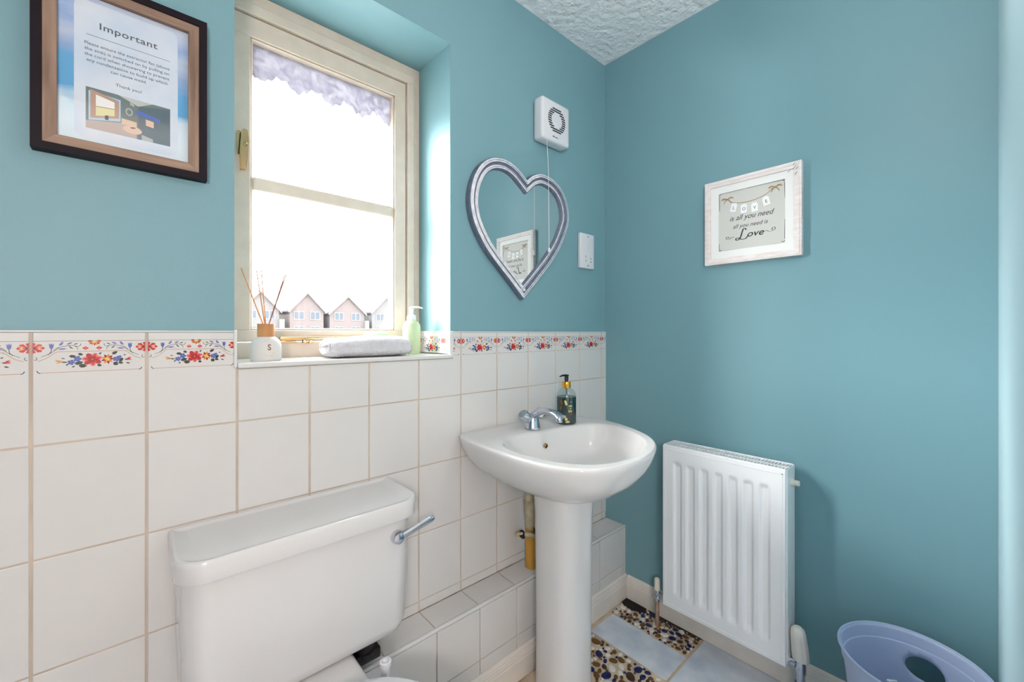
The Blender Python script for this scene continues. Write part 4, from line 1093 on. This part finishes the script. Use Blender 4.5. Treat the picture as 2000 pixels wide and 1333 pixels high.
# ------------------------------------------------------------------ added fill lamps (bathroom wall and hall, both out of view)
def fill_pendant(label, loc, m, r, drop):
    t = thing('fill_pendant', label, 'lamp', loc)
    b = B(); lathe(b, [(.05, 0), (.05, -.012), (.02, -.02)], 32); obj('ceiling_rose', b, 'whiteplastic', t, smooth=True)
    b = B(); tube(b, [(0, 0, -.018), (0, 0, -drop + r)], .004, 8); obj('flex', b, 'whiteplastic', t, smooth=True)
    b = B(); lathe(b, [(r * max(.05, math.sin(PI * k / 20)), -drop + r * math.cos(PI * k / 20)) for k in range(21)], 32); obj('globe_shade', b, m, t, smooth='all')
wl = thing('fill_wall_lamp', 'added opal globe fill lamp on chrome arm beside the doorway', 'lamp', (-.70, YF, 1.88))  # unseen lamp added to brighten the right wall
b = B(); lathe(b, [(.045, 0), (.045, .012), (.03, .018)], 28, mtx=frame_mtx((0, 0, 0), (0, 0, 1), (1, 0, 0))); obj('wall_plate', b, 'chrome', wl, smooth=True)
b = B(); tube(b, catmull([(0, .012, 0), (0, .06, -.01), (0, .10, -.03), (0, .115, -.01)], 4), .007, 10); obj('lamp_arm', b, 'chrome', wl, smooth=True)
b = B(); r = .085; lathe(b, [(r * max(.05, math.sin(PI * k / 20)), -r * math.cos(PI * k / 20)) for k in range(21)], 32, c=(0, .115, .075)); obj('globe_shade', b, 'lamp', wl, smooth='all')
fill_pendant('added opal globe fill lamp in the hall behind the doorway', (-2.05, -1.82, ZC), 'hall_fill', .13, .95)  # added as soft fill through the doorway, behind the camera

# ------------------------------------------------------------------ outside: pale bounce ground, fence and gabled houses
bm = B(); box(bm, (-60, .35, -.6), (120, 160, -.4)); obj('ground', bm, mat('pale_bounce_ground', (226, 222, 216), .95, var=.06, vscale=.5), kind='structure')  # unseen ground, made pale to bounce light up to the window soffit
HM = [mat('brick_pink', (82, 73, 72), .9, var=.12, vscale=3), mat('render_grey', (78, 75, 75), .9)]
M['rooftile'] = mat('roof_tiles', (70, 64, 67), .9); M['hwin'] = mat('house_window', (64, 68, 74), .7, spec=.1); M['hframe'] = mat('house_trim', (98, 96, 96), .7)
def house(x, y, w, ze, zr, m, label, lean):
    t = thing('gabled_house', label, 'house', (x, y, -.4), group='houses across the gardens')
    g = .4
    b = B(); prism(b, [(-w / 2, 0), (w / 2, 0), (w / 2, ze + g), (0, zr + g), (-w / 2, ze + g)], frame_mtx((0, 0, 0), (1, 0, 0), (0, 0, 1)), -8); obj('wall', b, m, t)
    b = B(); ov = .25
    for s in (-1, 1):
        sl = (zr - ze) / (w / 2)
        x1 = s * (w / 2 + ov)
        prism(b, [(0, zr + g + .02), (x1, ze + g - sl * ov + .02), (x1, ze + g - sl * ov + .20), (0, zr + g + .20)], frame_mtx((0, -.35, 0), (1, 0, 0), (0, 0, 1)), -8.7)
    obj('roof', b, 'rooftile', t)
    b = B()
    for s in (-1, 1):
        x1 = s * (w / 2 + ov); sl = (zr - ze) / (w / 2)
        prism(b, [(0, zr + g - .12), (x1, ze + g - sl * ov - .12), (x1, ze + g - sl * ov + .12), (0, zr + g + .12)], frame_mtx((0, -.36, 0), (1, 0, 0), (0, 0, 1)), .06)
    obj('bargeboard', b, 'hframe', t)
    for wx, wz in ((-w * .24, 2.9), (w * .24, 2.9), (-w * .24, .9), (w * .24, .9)):
        b = B(); box(b, (wx - .65, -.08, wz + g), (wx + .65, .02, wz + g + 1.15)); f = obj('window', b, 'hframe', t)
        for s in (-1, 1):
            b = B(); box(b, (wx + s * .31 - .26, -.10, wz + g + .08), (wx + s * .31 + .26, -.07, wz + g + 1.07)); obj('window_pane', b, 'hwin', f)
    if lean:
        b = B(); box(b, (w * .5, -.5, 0), (w * .5 + lean, 5, 2.9 + g)); obj('side_garage', b, 'hframe', t)
names = ['leftmost', 'second', 'third', 'fourth', 'fifth', 'sixth']
for k, (x, y, w, ze, zr, m) in enumerate(((4.6, 60, 4.6, 3.9, 6.2, 0), (10.1, 60, 4.3, 4.1, 6.5, 1), (15.7, 60, 4.3, 4.2, 6.6, 0), (21.2, 60, 5.0, 4.0, 6.4, 0), (27.4, 60, 5.0, 4.3, 6.9, 1), (33.6, 60, 5.2, 4.1, 6.6, 0))):
    house(x, y, w, ze, zr, HM[m], '%s pale gabled house from the left, seen through the lower pane' % names[k], .55 if k % 2 else 0)
fe = thing('garden_fence', 'pale board fence beyond the window glass, in front of the houses', 'fence', (0, 38, -.4))
b = B(); box(b, (-.07, -.012, 0), (.07, .012, 1.75), .004, 1); bmesh.ops.recalc_face_normals(b, faces=b.faces); fmesh = bpy.data.meshes.new('board'); b.to_mesh(fmesh); b.free(); fmesh.materials.append(mat('pale_fence', (92, 88, 86), .9))
for k in range(150):
    o = bpy.data.objects.new('board', fmesh); C.objects.link(o); o.parent = fe; o.location = (2 + k * .15, random.uniform(-.01, .01), random.uniform(-.04, .03))
